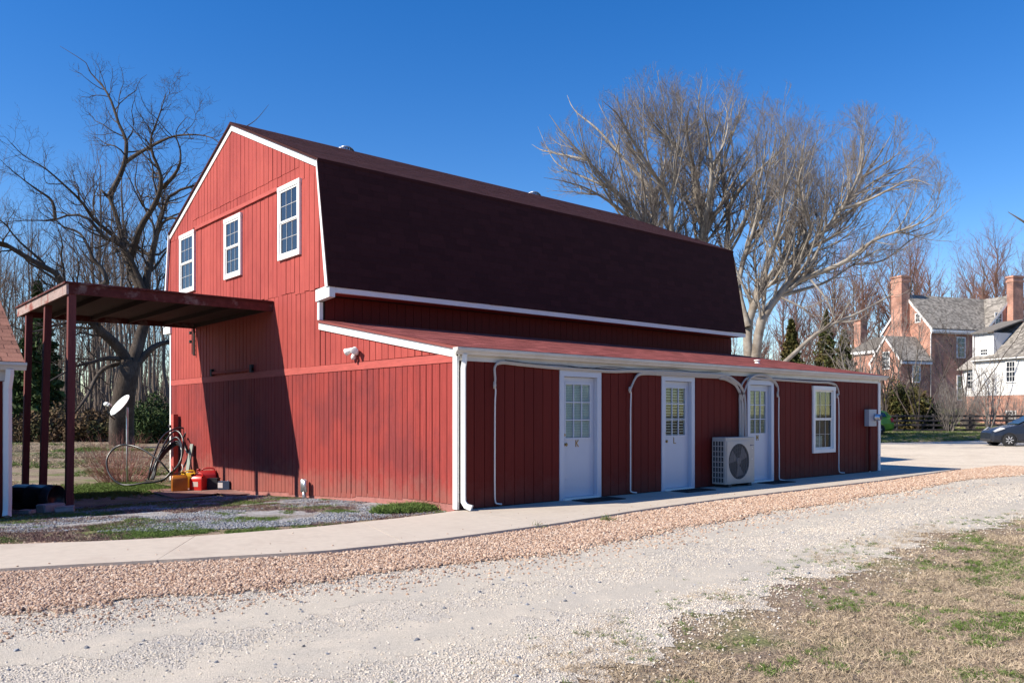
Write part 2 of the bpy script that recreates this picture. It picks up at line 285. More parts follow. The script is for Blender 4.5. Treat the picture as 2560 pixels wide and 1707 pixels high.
def np_mesh(name, V, Fq, m, parent=None, smooth=False, mats=None, midx=None):
    me = bpy.data.meshes.new(name); V = np.asarray(V, np.float32); Fq = np.asarray(Fq, np.int32); nf, k = Fq.shape
    me.vertices.add(len(V)); me.vertices.foreach_set('co', V.ravel())
    me.loops.add(nf * k); me.loops.foreach_set('vertex_index', Fq.ravel())
    me.polygons.add(nf); me.polygons.foreach_set('loop_start', np.arange(0, nf * k, k, dtype=np.int32)); me.polygons.foreach_set('loop_total', np.full(nf, k, np.int32))
    for q in (mats or [m]): me.materials.append(M[q] if isinstance(q, str) else q)
    if midx is not None: me.polygons.foreach_set('material_index', np.asarray(midx, np.int32))
    me.polygons.foreach_set('use_smooth', np.full(nf, bool(smooth)))
    me.update(calc_edges=True); me.validate()
    o = bpy.data.objects.new(name, me); COL.objects.link(o)
    if parent is not None: o.parent = parent
    return o
def tag(o, label=None, cat=None, group=None, kind=None):
    if label: o['label'] = label
    if cat: o['category'] = cat
    if group: o['group'] = group
    if kind: o['kind'] = kind
    return o
def thing(name, label, cat, loc=(0, 0, 0), rz=0.0, group=None):
    o = bpy.data.objects.new(name, None); COL.objects.link(o); o.location = loc; o.rotation_euler = (0, 0, rz); o.empty_display_size = .2
    return tag(o, label, cat, group)
def kids(o): return [c for c in bpy.data.objects if c.parent == o]
def copy_tree(o, loc, rz=0.0, sc=1.0, label=None):
    r = o.copy(); COL.objects.link(r); r.location = loc; r.rotation_euler = (0, 0, rz); r.scale = (sc, sc, sc)
    if label: r['label'] = label
    for ch in o.children:
        c = ch.copy(); COL.objects.link(c); c.parent = r
        for g in ch.children:
            d = g.copy(); COL.objects.link(d); d.parent = c
    return r
def structure(o): o['kind'] = 'structure'; return o
def stuff(o): o['kind'] = 'stuff'; return o
# ---------------------------------------------------------------- ground, drive, walkway
def grid_lines(fine0, fine1, step, far, grow=1.35):
    a = list(np.arange(fine0, fine1 + 1e-6, step)); s = step; q = fine1
    while q < far: s *= grow; q += s; a.append(q)
    s = step; q = fine0
    while q > -far: s *= grow; q -= s; a.insert(0, q)
    return np.array(a)
gxs = grid_lines(-14, 60, .5, 900); gys = grid_lines(-14, 62, .5, 900)
GX, GY = np.meshgrid(gxs, gys, indexing='ij'); GZ = hgt(GX, GY)
und = (fbm(GX * .4, GY * .4, 3) - .5) * .05 * smooth((np.abs(GX - 3) + np.abs(GY + 5) - 8) / 10); GZ = GZ + np.where((GY > 14) | (GY < -8), und, 0)
ni, nj = GX.shape; idx = np.arange(ni * nj).reshape(ni, nj)
fq = np.stack([idx[:-1, :-1], idx[1:, :-1], idx[1:, 1:], idx[:-1, 1:]], -1).reshape(-1, 4)
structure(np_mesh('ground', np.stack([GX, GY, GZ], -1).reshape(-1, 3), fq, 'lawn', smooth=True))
def line(pts):
    p = np.array(pts, float); return lambda x: np.interp(x, p[:, 0], p[:, 1])
y_walk = line([(-14, .3), (-9, .3), (-7.6, -.25), (-6, -.96), (-4.61, -1.5), (-3.23, -2.02), (-1.82, -2.12), (.19, -2.0), (2, -1.72), (4.45, -1.52), (10.48, -1.44), (16.1, -.98)])
y_walk_in = line([(-14, 2.6), (-9, 2.4), (-7.6, 1.7), (-5.74, .69), (-4.8, .22), (-3.92, -.08), (-2.47, -.26), (-1.2, -.2), (-.2, -.05), (.0, .02), (16.3, .02)])
y_pink = line([(-14, -1.4), (-9, -2.1), (-6.3, -2.72), (-4.2, -3.08), (-1.9, -3.42), (1, -3.1), (3.7, -2.85), (12.4, -2.4), (15.75, -2.5), (20, -2.2), (24, -2.0)])
y_grass = line([(-14, -6.95), (-6, -6.75), (-4.3, -6.62), (-2.9, -6.33), (-.9, -6.05), (2.9, -5.52), (5.6, -5.75), (12, -6.6), (20, -8), (60, -13)])
def sheet(name, x0, x1, lo, hi, m, dz, nx=120, ny=10, rag=0.0, seed=0):
    xs = np.linspace(x0, x1, nx); T = np.linspace(0, 1, ny); X = np.repeat(xs[:, None], ny, 1)
    l = lo(xs) + (fbm(xs * 1.2, xs * 0 + 1, seed) - .5) * rag + (fbm(xs * 7, xs * 0, seed + 5) - .5) * rag * .9
    h = hi(xs) + (fbm(xs * 1.2, xs * 0 + 7, seed + 9) - .5) * rag + (fbm(xs * 7, xs * 0 + 3, seed + 6) - .5) * rag * .9
    Y = l[:, None] + (h - l)[:, None] * T[None]; Z = hgt(X, Y) + dz; i = np.arange(nx * ny).reshape(nx, ny)
    f = np.stack([i[:-1, :-1], i[1:, :-1], i[1:, 1:], i[:-1, 1:]], -1).reshape(-1, 4)
    return structure(np_mesh(name, np.stack([X, Y, Z], -1).reshape(-1, 3), f, m, smooth=True))
sheet('gravel_road', -14, 70, lambda x: y_grass(x), lambda x: y_pink(x) + .15, 'road', .004, 1400, 10, .55, 3)
for tk_ in ('(-14, -3.9), (-5.6, -4.08), (-3.8, -4.14), (1.1, -3.72), (6, -3.62), (11, -3.15), (20, -3.2), (30, -3.0)', '(-14, -5.2), (-5, -5.15), (-2.6, -5.25), (.3, -5.45), (5.8, -5.2), (12, -5.0), (20, -5.2), (30, -5.6)'):
    q_ = line(eval('[' + tk_ + ']')); sheet('wheel_track', -14, 26, lambda x, q_=q_: q_(x) - .34, lambda x, q_=q_: q_(x) + .34, 'track', .0054, 1600, 5, .62, 61 + int(-q_(0) * 10))
lot_far = line([(13.2, 13.5), (20, 13.2), (30, 12.2), (36.2, 10.7), (46.1, 7.6), (70, -1)])
sheet('gravel_lot', 13.2, 70, lambda x: y_pink(np.minimum(x, 24)) - .1, lot_far, 'lot', .012, 220, 50, .5, 8)
sheet('pink_gravel_strip', -14, 19.5, lambda x: np.minimum(y_pink(x), np.where(x < 16, y_walk(x), -1.0) - .05), lambda x: np.where(x < 16.2, y_walk(x) + .3, -1.1 - (x - 16.2) * .34), 'pink', .014, 500, 6, .12, 21)
grey_lo = line([(-9, 3.0), (-5.4, 2.6), (-4.1, 1.35), (-3, .85), (-1.5, .45), (-.3, .3), (.2, .3)])
grey_hi = line([(-9, 6.2), (-5, 6.5), (-2.5, 7.0), (-.3, 7.6), (.2, 7.6)])
sheet('grey_gravel_patch', -9, .06, grey_lo, grey_hi, 'greyg', .01, 60, 40, .5, 31)
sheet('yard_gravel_edge', -9, -.02, lambda x: y_walk_in(x) - .2, lambda x: y_walk_in(x) + .16 + .35 * smooth((-x - 4.6) / 1.2), 'pink', .016, 120, 4, .16, 41)
wk = structure(bpy.data.objects.new('walkway', None)); COL.objects.link(wk)
cuts = [-14, -7.4, -4.75, -2.3, -.02, 3.4, 6.9, 10.4, 13.6, 16.15]
def slab(x0, x1, skew0, skew1):
    n = 10; m = MB(); xs = np.linspace(x0, x1, n); top = []; bot = []
    for i, x in enumerate(xs):
        t = i / (n - 1); sk = skew0 * (1 - t) + skew1 * t
        xi = x + sk; yo = float(y_walk(x)); yi = float(y_walk_in(xi)); e = (R.random() - .5) * .02
        top.append(((x, yo + e, 0), (xi, yi, 0))); bot.append(((x, yo + e - .012, -.12), (xi, yi, -.12)))
    vs = [q for p in top for q in p] + [q for p in bot for q in p]; o = 2 * n; fs = []
    for i in range(n - 1):
        fs += [(2 * i, 2 * i + 2, 2 * i + 3, 2 * i + 1), (2 * i, o + 2 * i, o + 2 * i + 2, 2 * i + 2), (2 * i + 1, 2 * i + 3, o + 2 * i + 3, o + 2 * i + 1)]
    fs += [(0, 1, o + 1, o), (2 * n - 2, o + 2 * n - 2, o + 2 * n - 1, 2 * n - 1)]
    m.add(vs, fs).build('slab', 'concrete', wk)
sk = {-4.75: .85, -7.4: .6, -2.3: .55}
for a, b in zip(cuts[:-1], cuts[1:]): slab(a + .005, b - .005, sk.get(a, 0), sk.get(b, 0))

# ---------------------------------------------------------------- the barn
A_, B_, HL, HR, HB, HP, L1, L2 = 4.317, 12.721, 2.43, 3.19, 6.248, 8.05, 13.52, 13.324
MID = (A_ + B_) / 2; FL, ZF = .43, 3.80
barn = thing('barn', 'long red gambrel roofed barn with white trim and a lean-to along its front', 'barn')
def zrake(y): return HL + (HR - HL) * y / A_
def ztop(y):
    if y < A_ - FL: return zrake(y)
    if y <= A_: return ZF + (y - A_ + FL) / FL * (HB - ZF)
    if y <= MID: return HB + (HP - HB) * (y - A_) / (MID - A_)
    if y <= B_: return HB + (HP - HB) * (B_ - y) / (B_ - MID)
    return ZF + (B_ + FL - y) / FL * (HB - ZF)
# dark backing walls
w = MB()
w.prism([(.024, 0, -.1), (.024, A_, -.25), (.024, B_, -.5), (.024, B_, 3.7), (.024, B_ + FL - .02, 3.82), (.024, B_, HB - .03), (.024, MID, HP - .03), (.024, A_, HB - .03), (.024, A_ - FL + .02, 3.82), (.024, A_, 3.7), (.024, A_, HR - .03), (.024, 0, HL - .03)], (.1, 0, 0))
w.box((.2, B_ - .1, -.6), (L2, B_, HB - .1)); w.box((L2 - .12, A_, -.1), (L2 - .02, B_ - .11, HB - .1)); w.box((.13, A_, HR - .2), (L2 - .13, A_ + .1, 3.75))
w.box((L1 - .1, .13, -.1), (L1, A_ - .01, HL - .02))
w.build('wall', 'red_back', barn)
OPEN = [(2.109, 3.109, 0, 2.17), (4.755, 5.755, 0, 2.17), (7.557, 8.557, 0, 2.17), (10.18, 11.2, .55, 2.10)]
w = MB(); x = .13
for o in OPEN:
    w.box((x, .024, -.12), (o[0] + .05, .12, 2.4)); 
    w.box((o[0] + .05, .024, o[3] - .04), (o[1] - .05, .12, 2.4))
    if o[2] > 0: w.box((o[0] + .05, .024, -.12), (o[1] - .05, .12, o[2] + .05))
    x = o[1] - .05
w.box((x, .024, -.12), (L1 - .11, .12, 2.4)); w.build('front_wall', 'red_back', barn)
w = MB()
for (a, b) in ((0.0, 2.75), (2.75, 7.5), (7.5, B_ - .02)):
    zb = [H(-.2, q) - .2 for q in (a, b)]; zt = .10 - .012 * a - (.06 if a > 2 else 0)
    w.prism([(.035, a, zb[0]), (.035, b, zb[1]), (.035, b, H(-.1, b) + .16), (.035, a, H(-.1, a) + .14)], (-.028, 0, 0))
w.build('foundation', 'block', barn)
# boards of the gable end: each one a plank of its own
def plank_x(y0, y1, zb0, zb1, zt0, zt1, m, mid=None, proud=0.0, name='board'):
    c = .006; g = .0055 + (.010 * R.random() if R.random() < .3 else 0); y0 += g; y1 -= g
    poly = [(0, y0, zb0), (0, y1, zb1), (0, y1, zt1)] + ([(0, *mid)] if mid else []) + [(0, y0, zt0)]
    m_ = MB(); P = [np.array(q) for q in poly]; cen = sum(P) / len(P); n = len(P)
    back = [q + np.array([.022, 0, 0]) for q in P]; f1 = [q + np.array([.006 - proud, 0, 0]) for q in P]
    f2 = [np.array([-proud, q[1] + (c if q[1] < cen[1] else -c) * (0 if (mid and abs(q[1] - mid[0]) < 1e-6) else 1), q[2]]) for q in P]
    fs = [tuple(2 * n + i for i in range(n))]
    for a in (0, n): fs += [(a + i, a + (i + 1) % n, a + n + (i + 1) % n, a + n + i) for i in range(n)]
    return m_.add(back + f1 + f2, fs).build(name, m, barn, bevel=0)
y = .07; zb = .09; pn = 0
while y < B_ - .03:
    wdt = R.choice((.125, .145, .155, .165, .18)) if y > 5 else R.choice((.15, .17, .185, .2))
    if y > 9.2: wdt *= 1.15
    y1 = min(y + wdt, B_ - .02)
    if pn <= 0: pn = 8; jig = R.uniform(-.03, .03)
    pn -= 1
    b0, b1 = (max(H(-.1, q) + .11 + jig - .02 * (q > 3), -.3) for q in (y, y1))
    plank_x(y, y1, b0, b1, min(2.25, zrake(y) - .03), min(2.25, zrake(y1) - .03), 'siding_low', proud=R.random() * .005); y = y1
y = .12
while y < B_ - .03:
    y1 = min(y + .2 + R.uniform(-.004, .004), B_ - .02)
    zt = [min(zrake(q) - .03, 3.9) if q <= A_ else 3.86 for q in (y, y1)]
    if y < A_ < y1: zt = [zrake(y) - .03, zrake(A_) - .03]; y1 = A_
    if min(zt) > 2.366: plank_x(y, y1, 2.36, 2.36, zt[0], zt[1], 'siding', proud=R.random() * .005)
    y = y1
y = A_ - FL + .04
while y < B_ + FL - .05:
    y1 = min(y + .205 + R.uniform(-.022, .022), B_ + FL - .04)
    for q in (A_, B_):
        if y < q - .02 < y1 - .04: y1 = q
    zt = [min(6.02, ztop(q) - .02) for q in (y, y1)]
    if max(zt) > 3.95:
        wob = R.uniform(-.02, .02) - (.05 if y < 5.2 else 0)
        plank_x(y, y1, min(3.87 + wob, zt[0]), 3.87 + wob + R.uniform(-.006, .01), max(zt[0], 3.88), max(zt[1], 3.88), 'siding', proud=.004 + R.random() * (.008 if y > 5 else .014))
    y = y1
y = A_ + .01
while y < B_ - .02:
    y1 = min(y + .205 + R.uniform(-.022, .022), B_ - .01)
    mid = (MID, HP - .03) if y < MID < y1 else None
    zb_ = 6.12 if 6.0 < y < 10.9 else 6.03
    if 4.9 < y < 10.9 and min(ztop(y), ztop(y1)) > 6.6:
        zs = 6.305 + R.uniform(-.008, .008); plank_x(y, y1, zb_, zb_, zs - .006, zs - .006, 'siding', proud=R.random() * .003); zb_ = zs; bump_ = .006
    else: bump_ = 0
    zt = [ztop(q) - .03 for q in (y, y1)]
    if min(zt) > zb_ + .03: plank_x(y, y1, zb_, zb_, zt[0], zt[1], 'siding', mid, proud=R.random() * .006 + bump_)
    y = y1
m_ = MB(); m_.prism([(-.016, .10, 2.215), (-.016, 5.2, 2.225), (-.016, 5.2, 2.355), (-.016, .10, 2.345)], (.03, 0, 0)).build('band_board', 'red_trim', barn)
m_ = MB(); m_.prism([(-.012, 5.21, 2.225), (-.012, B_ - .05, 2.21), (-.012, B_ - .05, 2.35), (-.012, 5.21, 2.36)], (.03, 0, 0)).build('band_board', 'red_trim', barn)
MB().box((-.05, 6.08, 6.02), (.01, 10.8, 6.10)).build('ledge_board', 'red_trim', barn)
m_ = MB()
for ya, yb, za, zb_ in ((8.62, 8.66, 6.3, 6.33), ): m_.box((-.012, 7.1, 6.30), (.004, 10.8, 6.315))
# boards of the lean-to front
x = .12
def plank_y(x0, x1, z0, z1, proud):
    g = .0042; c = .004; x0 += g; x1 -= g
    v = [(x0, .023, z0), (x1, .023, z0), (x1, .023, z1), (x0, .023, z1), (x0, .005 - proud, z0), (x1, .005 - proud, z0), (x1, .005 - proud, z1), (x0, .005 - proud, z1),
         (x0 + c, -proud, z0), (x1 - c, -proud, z0), (x1 - c, -proud, z1), (x0 + c, -proud, z1)]
    f = [(8, 9, 10, 11)] + [(a + i, a + (i + 1) % 4, a + 4 + (i + 1) % 4, a + 4 + i) for a in (0, 4) for i in range(4)]
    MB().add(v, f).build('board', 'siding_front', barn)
while x < L1 - .11:
    x1 = min(x + .203, L1 - .1); segs = [(x, x1, .012, 2.28)]
    for o in OPEN:
        ns = []
        for s in segs:
            if s[1] <= o[0] + .02 or s[0] >= o[1] - .02: ns.append(s); continue
            if s[0] < o[0] + .02: ns.append((s[0], o[0] + .02, s[2], s[3]))
            if s[1] > o[1] - .02: ns.append((o[1] - .02, s[1], s[2], s[3]))
            if o[2] > 0:
                ns.append((max(s[0], o[0] + .02), min(s[1], o[1] - .02), s[2], o[2] + .02)); ns.append((max(s[0], o[0] + .02), min(s[1], o[1] - .02), o[3] - .02, s[3]))
        segs = ns
    for s in segs:
        if s[1] - s[0] > .02: plank_y(*s, R.random() * .002)
    x = x1
# white trim
def trim(name, m, *boxes, mt='white'): 
    q = MB()
    for b in boxes: q.box(*b)
    return q.build(name, mt, barn, bevel=.004)
trim('corner_board', 'white', ((-.022, -.022, .015), (.02, .085, 2.30)))
trim('corner_board', 'white', ((L1 - .1, -.02, .01), (L1 + .02, .02, 2.26)))
trim('corner_board', 'white', ((-.02, A_ - .012, HR + .02), (.06, A_ + .07, 3.56)))
trim('corner_board', 'white', ((-.02, B_ - .07, H(-.2, B_) + .05), (.02, B_ + .02, 3.56)))
def rake(p, q, hgt_, t=.028, x=-.03, name='rake_board', mt='white'):
    MB().prism([(x, p[0], p[1]), (x, q[0], q[1]), (x, q[0], q[1] - hgt_), (x, p[0], p[1] - hgt_)], (t, 0, 0)).build(name, mt, barn)
rake((A_ + .0, HB + .0), (MID, HP), .155); rake((MID + .001, HP), (B_, HB), .155)
for s in (1, -1):
    y0 = A_ if s == 1 else B_; y1 = y0 - s * FL; wv = .10
    MB().prism([(-.072, y0 + s * .02, HB - .16), (-.072, y0 - s * .0, HB), (-.072, y1, ZF), (-.072, y1 + s * wv, ZF)], (.05, 0, 0)).build('rake_board', 'white', barn)
rake((0.0, HL + .0), (A_ - .005, HR), .15, name='rake_board')
# eave boxes, fascia
for s in (1, -1):
    y0 = A_ if s == 1 else B_; a, b = sorted((y0 - s * FL - s * .02, y0 + s * .09))
    MB().prism([(-.045, a, 3.61 if s == 1 else 3.60), (-.045, b, 3.57 if s == 1 else 3.61), (-.045, b, 3.79), (-.045, a, 3.83)], (.12, 0, 0)).build('eave_return', 'white', barn)
    a, b = sorted((y0 - s * FL - s * .02, y0 - s * FL + s * .05))
    MB().box((.08, a, 3.695), (L2 + .05, b, 3.795)).build('eave_fascia', 'white', barn)
    a, b = sorted((y0 - s * FL + s * .055, y0 - s * .002))
    MB().box((.08, a, 3.70), (L2, b, 3.715)).build('soffit', 'siding', barn)
q = MB(); xs = .1
while xs < L2 - .05:
    q.box((xs + .004, A_ - .022, HR + .03), (min(xs + .2, L2) - .004, A_ - .001, 3.67)); xs += .2
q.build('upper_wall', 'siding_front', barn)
# roofs: decks, then single shingles
def deck(name, pts, t, m='shingle_dark'):
    MB().prism(pts, t).build(name, m, barn)
xa, xb = -.065, L2 + .06
deck('roof', [(xa, A_ - .035, HB + .012), (xb, A_ - .035, HB + .012), (xb, MID, HP + .03), (xa, MID, HP + .03)], (0, 0, -.05))
deck('roof', [(xa, B_ + .035, HB + .012), (xa, MID + .001, HP + .03), (xb, MID + .001, HP + .03), (xb, B_ + .035, HB + .012)], (0, 0, -.05))
deck('lower_roof', [(xa, A_ - FL - .03, ZF + .0), (xb, A_ - FL - .03, ZF), (xb, A_ - .012, HB - .002), (xa, A_ - .012, HB - .002)], (0, .02, 0))
deck('lower_roof', [(xa, B_ + FL + .03, ZF + .0), (xa, B_ + .012, HB - .002), (xb, B_ + .012, HB - .002), (xb, B_ + FL + .03, ZF)], (0, -.02, 0))
deck('lean_to_roof', [(-.06, -.14, HL - .002), (L1 + .14, -.14, HL - .002), (L1 + .14, A_ - .003, HR + .028), (-.06, A_ - .003, HR + .028)], (0, 0, -.045), 'shingle')
def shingles(O, U, V, ln, vl, tab=.33, expo=.142):
    O, U, V = (np.array(q, float) for q in (O, U, V)); U /= np.linalg.norm(U); V /= np.linalg.norm(V); N = np.cross(U, V); out = []
    rows = int(vl / expo + .5); ex = vl / rows
    for r_ in range(rows):
        x = -R.random() * tab * .5 - (tab / 2 if r_ % 2 else 0)
        while x < ln:
            a, b = max(x, 0), min(x + tab, ln); x += tab
            if b - a < .03: continue
            j = R.uniform(-.006, .004); g = .004; lo = r_ * ex + j; hi = min((r_ + 1) * ex + .012, vl); k = R.uniform(.0035, .006)
            c = [O + U * (a + g) + V * lo + N * .0005, O + U * (b - g) + V * lo + N * .0005, O + U * (b - g) + V * lo + N * k, O + U * (a + g) + V * lo + N * k, O + U * (b - g) + V * hi + N * .002, O + U * (a + g) + V * hi + N * .002]
            out.append((O + U * (a + b) / 2 + V * (lo + hi) / 2, c))
    return out
SF = [(0, 1, 2, 3), (3, 2, 4, 5)]
def join_sh(name, L, m, parent):
    V = np.array([c for _, c in L]).reshape(-1, 3); n = len(L); b = np.arange(n)[:, None] * 6
    f = np.concatenate([b + np.array(q)[None] for q in SF]); return stuff(np_mesh(name, V, f, m, parent))
low = shingles((xa, A_ - FL - .032, ZF + .0), (1, 0, 0), (0, FL + .018, HB - ZF), xb - xa, math.hypot(FL, HB - ZF))
low.sort(key=lambda q: q[0][0]); near, rest = low[:300], low[300:]
for cen, c in near:
    me = bpy.data.meshes.new('shingle'); me.from_pydata([tuple(q) for q in c], [], SF); me.materials.append(M['shingle_dark'])
    o = bpy.data.objects.new('shingle', me); COL.objects.link(o); o.parent = barn
join_sh('lower_shingles', rest, 'shingle_dark', barn)
join_sh('upper_shingles', shingles((xa, A_ - .037, HB + .013), (1, 0, 0), (0, MID - A_ + .035, HP - HB + .018), xb - xa, math.hypot(MID - A_ + .035, HP - HB + .018)), 'shingle_dark', barn)
join_sh('lean_to_shingles', shingles((-.06, -.145, HL), (1, 0, 0), (0, A_ + .14, HR - HL + .03), L1 + .2, math.hypot(A_ + .14, HR - HL + .03)), 'shingle', barn)
q = MB(); xx = xa
while xx < xb:
    x1 = min(xx + .3, xb); q.prism([(xx + .003, MID - .14, HP - .022), (xx + .003, MID, HP + .046), (xx + .003, MID + .14, HP - .022), (xx + .003, MID, HP + .032)], (x1 - xx - .006, 0, 0)); xx = x1
stuff(q.build('ridge_cap', 'shingle_dark', barn))
# gutter, frieze, downspouts
MB().prism([(-.10, -.028, 2.425), (-.10, -.028, 2.325), (-.10, -.10, 2.325), (-.10, -.118, 2.36), (-.10, -.142, 2.375), (-.10, -.15, 2.40), (-.10, -.15, 2.425)], (L1 + .27, 0, 0)).build('gutter', 'gutter', barn)
MB().box((.02, -.024, 2.235), (L1 - .1, .0, 2.39)).build('frieze_board', 'gutter', barn)
ds = MB(); ds.tube([(.075, -.09, 2.33), (.075, -.085, 2.25), (.062, -.07, 2.12), (.062, -.07, .22), (.062, -.075, .13), (.08, -.12, .07), (.13, -.19, .04)], [.05, .05, .052, .052, .053, .056, .06], 4)
ds.build('downspout', 'white', barn, bevel=.004)
# windows
def window(x_or_y, w_, z0, z1, plane, name='window'):
    # u along the wall, d = how far out of the wall
    def P(u, d, z): return (-d, u, z) if plane == 'x' else (u, -d, z)
    def bx(mb, u0, u1, d0, d1, za, zb_):
        a, b = P(u0, d0, za), P(u1, d1, zb_); mb.box(tuple(map(min, a, b)), tuple(map(max, a, b)))
    u0, u1 = x_or_y, x_or_y + w_; cw = .092; ex = .045 if plane == 'x' else .025
    f = MB(); bx(f, u0, u0 + cw, -.01, ex + .015, z0, z1 - cw); bx(f, u1 - cw, u1, -.01, ex + .015, z0, z1 - cw)
    bx(f, u0 - .01, u1 + .01, -.01, ex + .02, z1 - cw, z1); bx(f, u0 - .0, u1 + .0, -.01, ex + .018, z0 - .0, z0 + cw * .95 - .002) if False else bx(f, u0 + cw + .001, u1 - cw - .001, -.01, ex + .012, z0, z0 + cw)
    fr = f.build(name, 'white_old' if plane == 'x' else 'white', barn, bevel=.003)
    iu0, iu1, iz0, iz1 = u0 + cw, u1 - cw, z0 + cw, z1 - cw; zm = (iz0 + iz1) / 2
    db = -.028 if plane == 'y' else .022
    s = MB(); t = .035
    for za, zb_, dd in ((zm, iz1, db + .012), (iz0, zm + .02, db + .0)):
        bx(s, iu0 + .001, iu0 + t, dd, dd + .018, za, zb_ - .001); bx(s, iu1 - t, iu1 - .001, dd, dd + .018, za, zb_ - .001)
        bx(s, iu0 + t, iu1 - t, dd, dd + .017, zb_ - t - .005, zb_ - .001); bx(s, iu0 + t, iu1 - t, dd, dd + .017, za + .001, za + t)
    s.build('sash', 'white', fr)
    mu = MB()
    for za, zb_, dd in ((zm + t, iz1 - t, db + .012), (iz0 + t, zm - t, db)):
        n = 3 if plane == 'x' else 3
        for k in range(1, n):
            uu = iu0 + t + (iu1 - iu0 - 2 * t) * k / n; bx(mu, uu - .0028, uu + .0028, dd + .004, dd + .011, za, zb_)
        zz = (za + zb_) / 2; bx(mu, iu0 + t, iu1 - t, dd + .005, dd + .010, zz - .0028, zz + .0028)
    mu.build('muntin', 'white', fr)
    for za, zb_, dd in ((zm + t, iz1 - t, db + .012), (iz0 + t, zm - t, db)):
        g = MB(); bx(g, iu0 + t - .002, iu1 - t + .002, dd - .001, dd + .002, za - .004, zb_ + .004); g.build('pane', 'glass' if plane == 'x' else 'clear', fr)
    if plane == 'y':
        g = MB(); bx(g, iu0, iu1, -.2, -.19, iz0, iz1); g.build('dark_interior', 'dark_room', fr)
        g = MB(); bx(g, iu0 + .02, iu0 + .40, -.16, -.15, zm, iz1); g.build('curtain', 'blind', fr)
        g = MB(); zz = iz0
        while zz < iz0 + .30: bx(g, iu0 + .03, iu1 - .2, -.15, -.145, zz, zz + .018); zz += .03
        stuff(g.build('blind_slats', 'blind', fr))
window(10.83, 1.06, 4.53, 6.05, 'x'); window(7.94, .96, 4.54, 5.93, 'x'); window(5.06, .98, 4.57, 6.06, 'x'); window(10.18, 1.02, .55, 2.10, 'y')
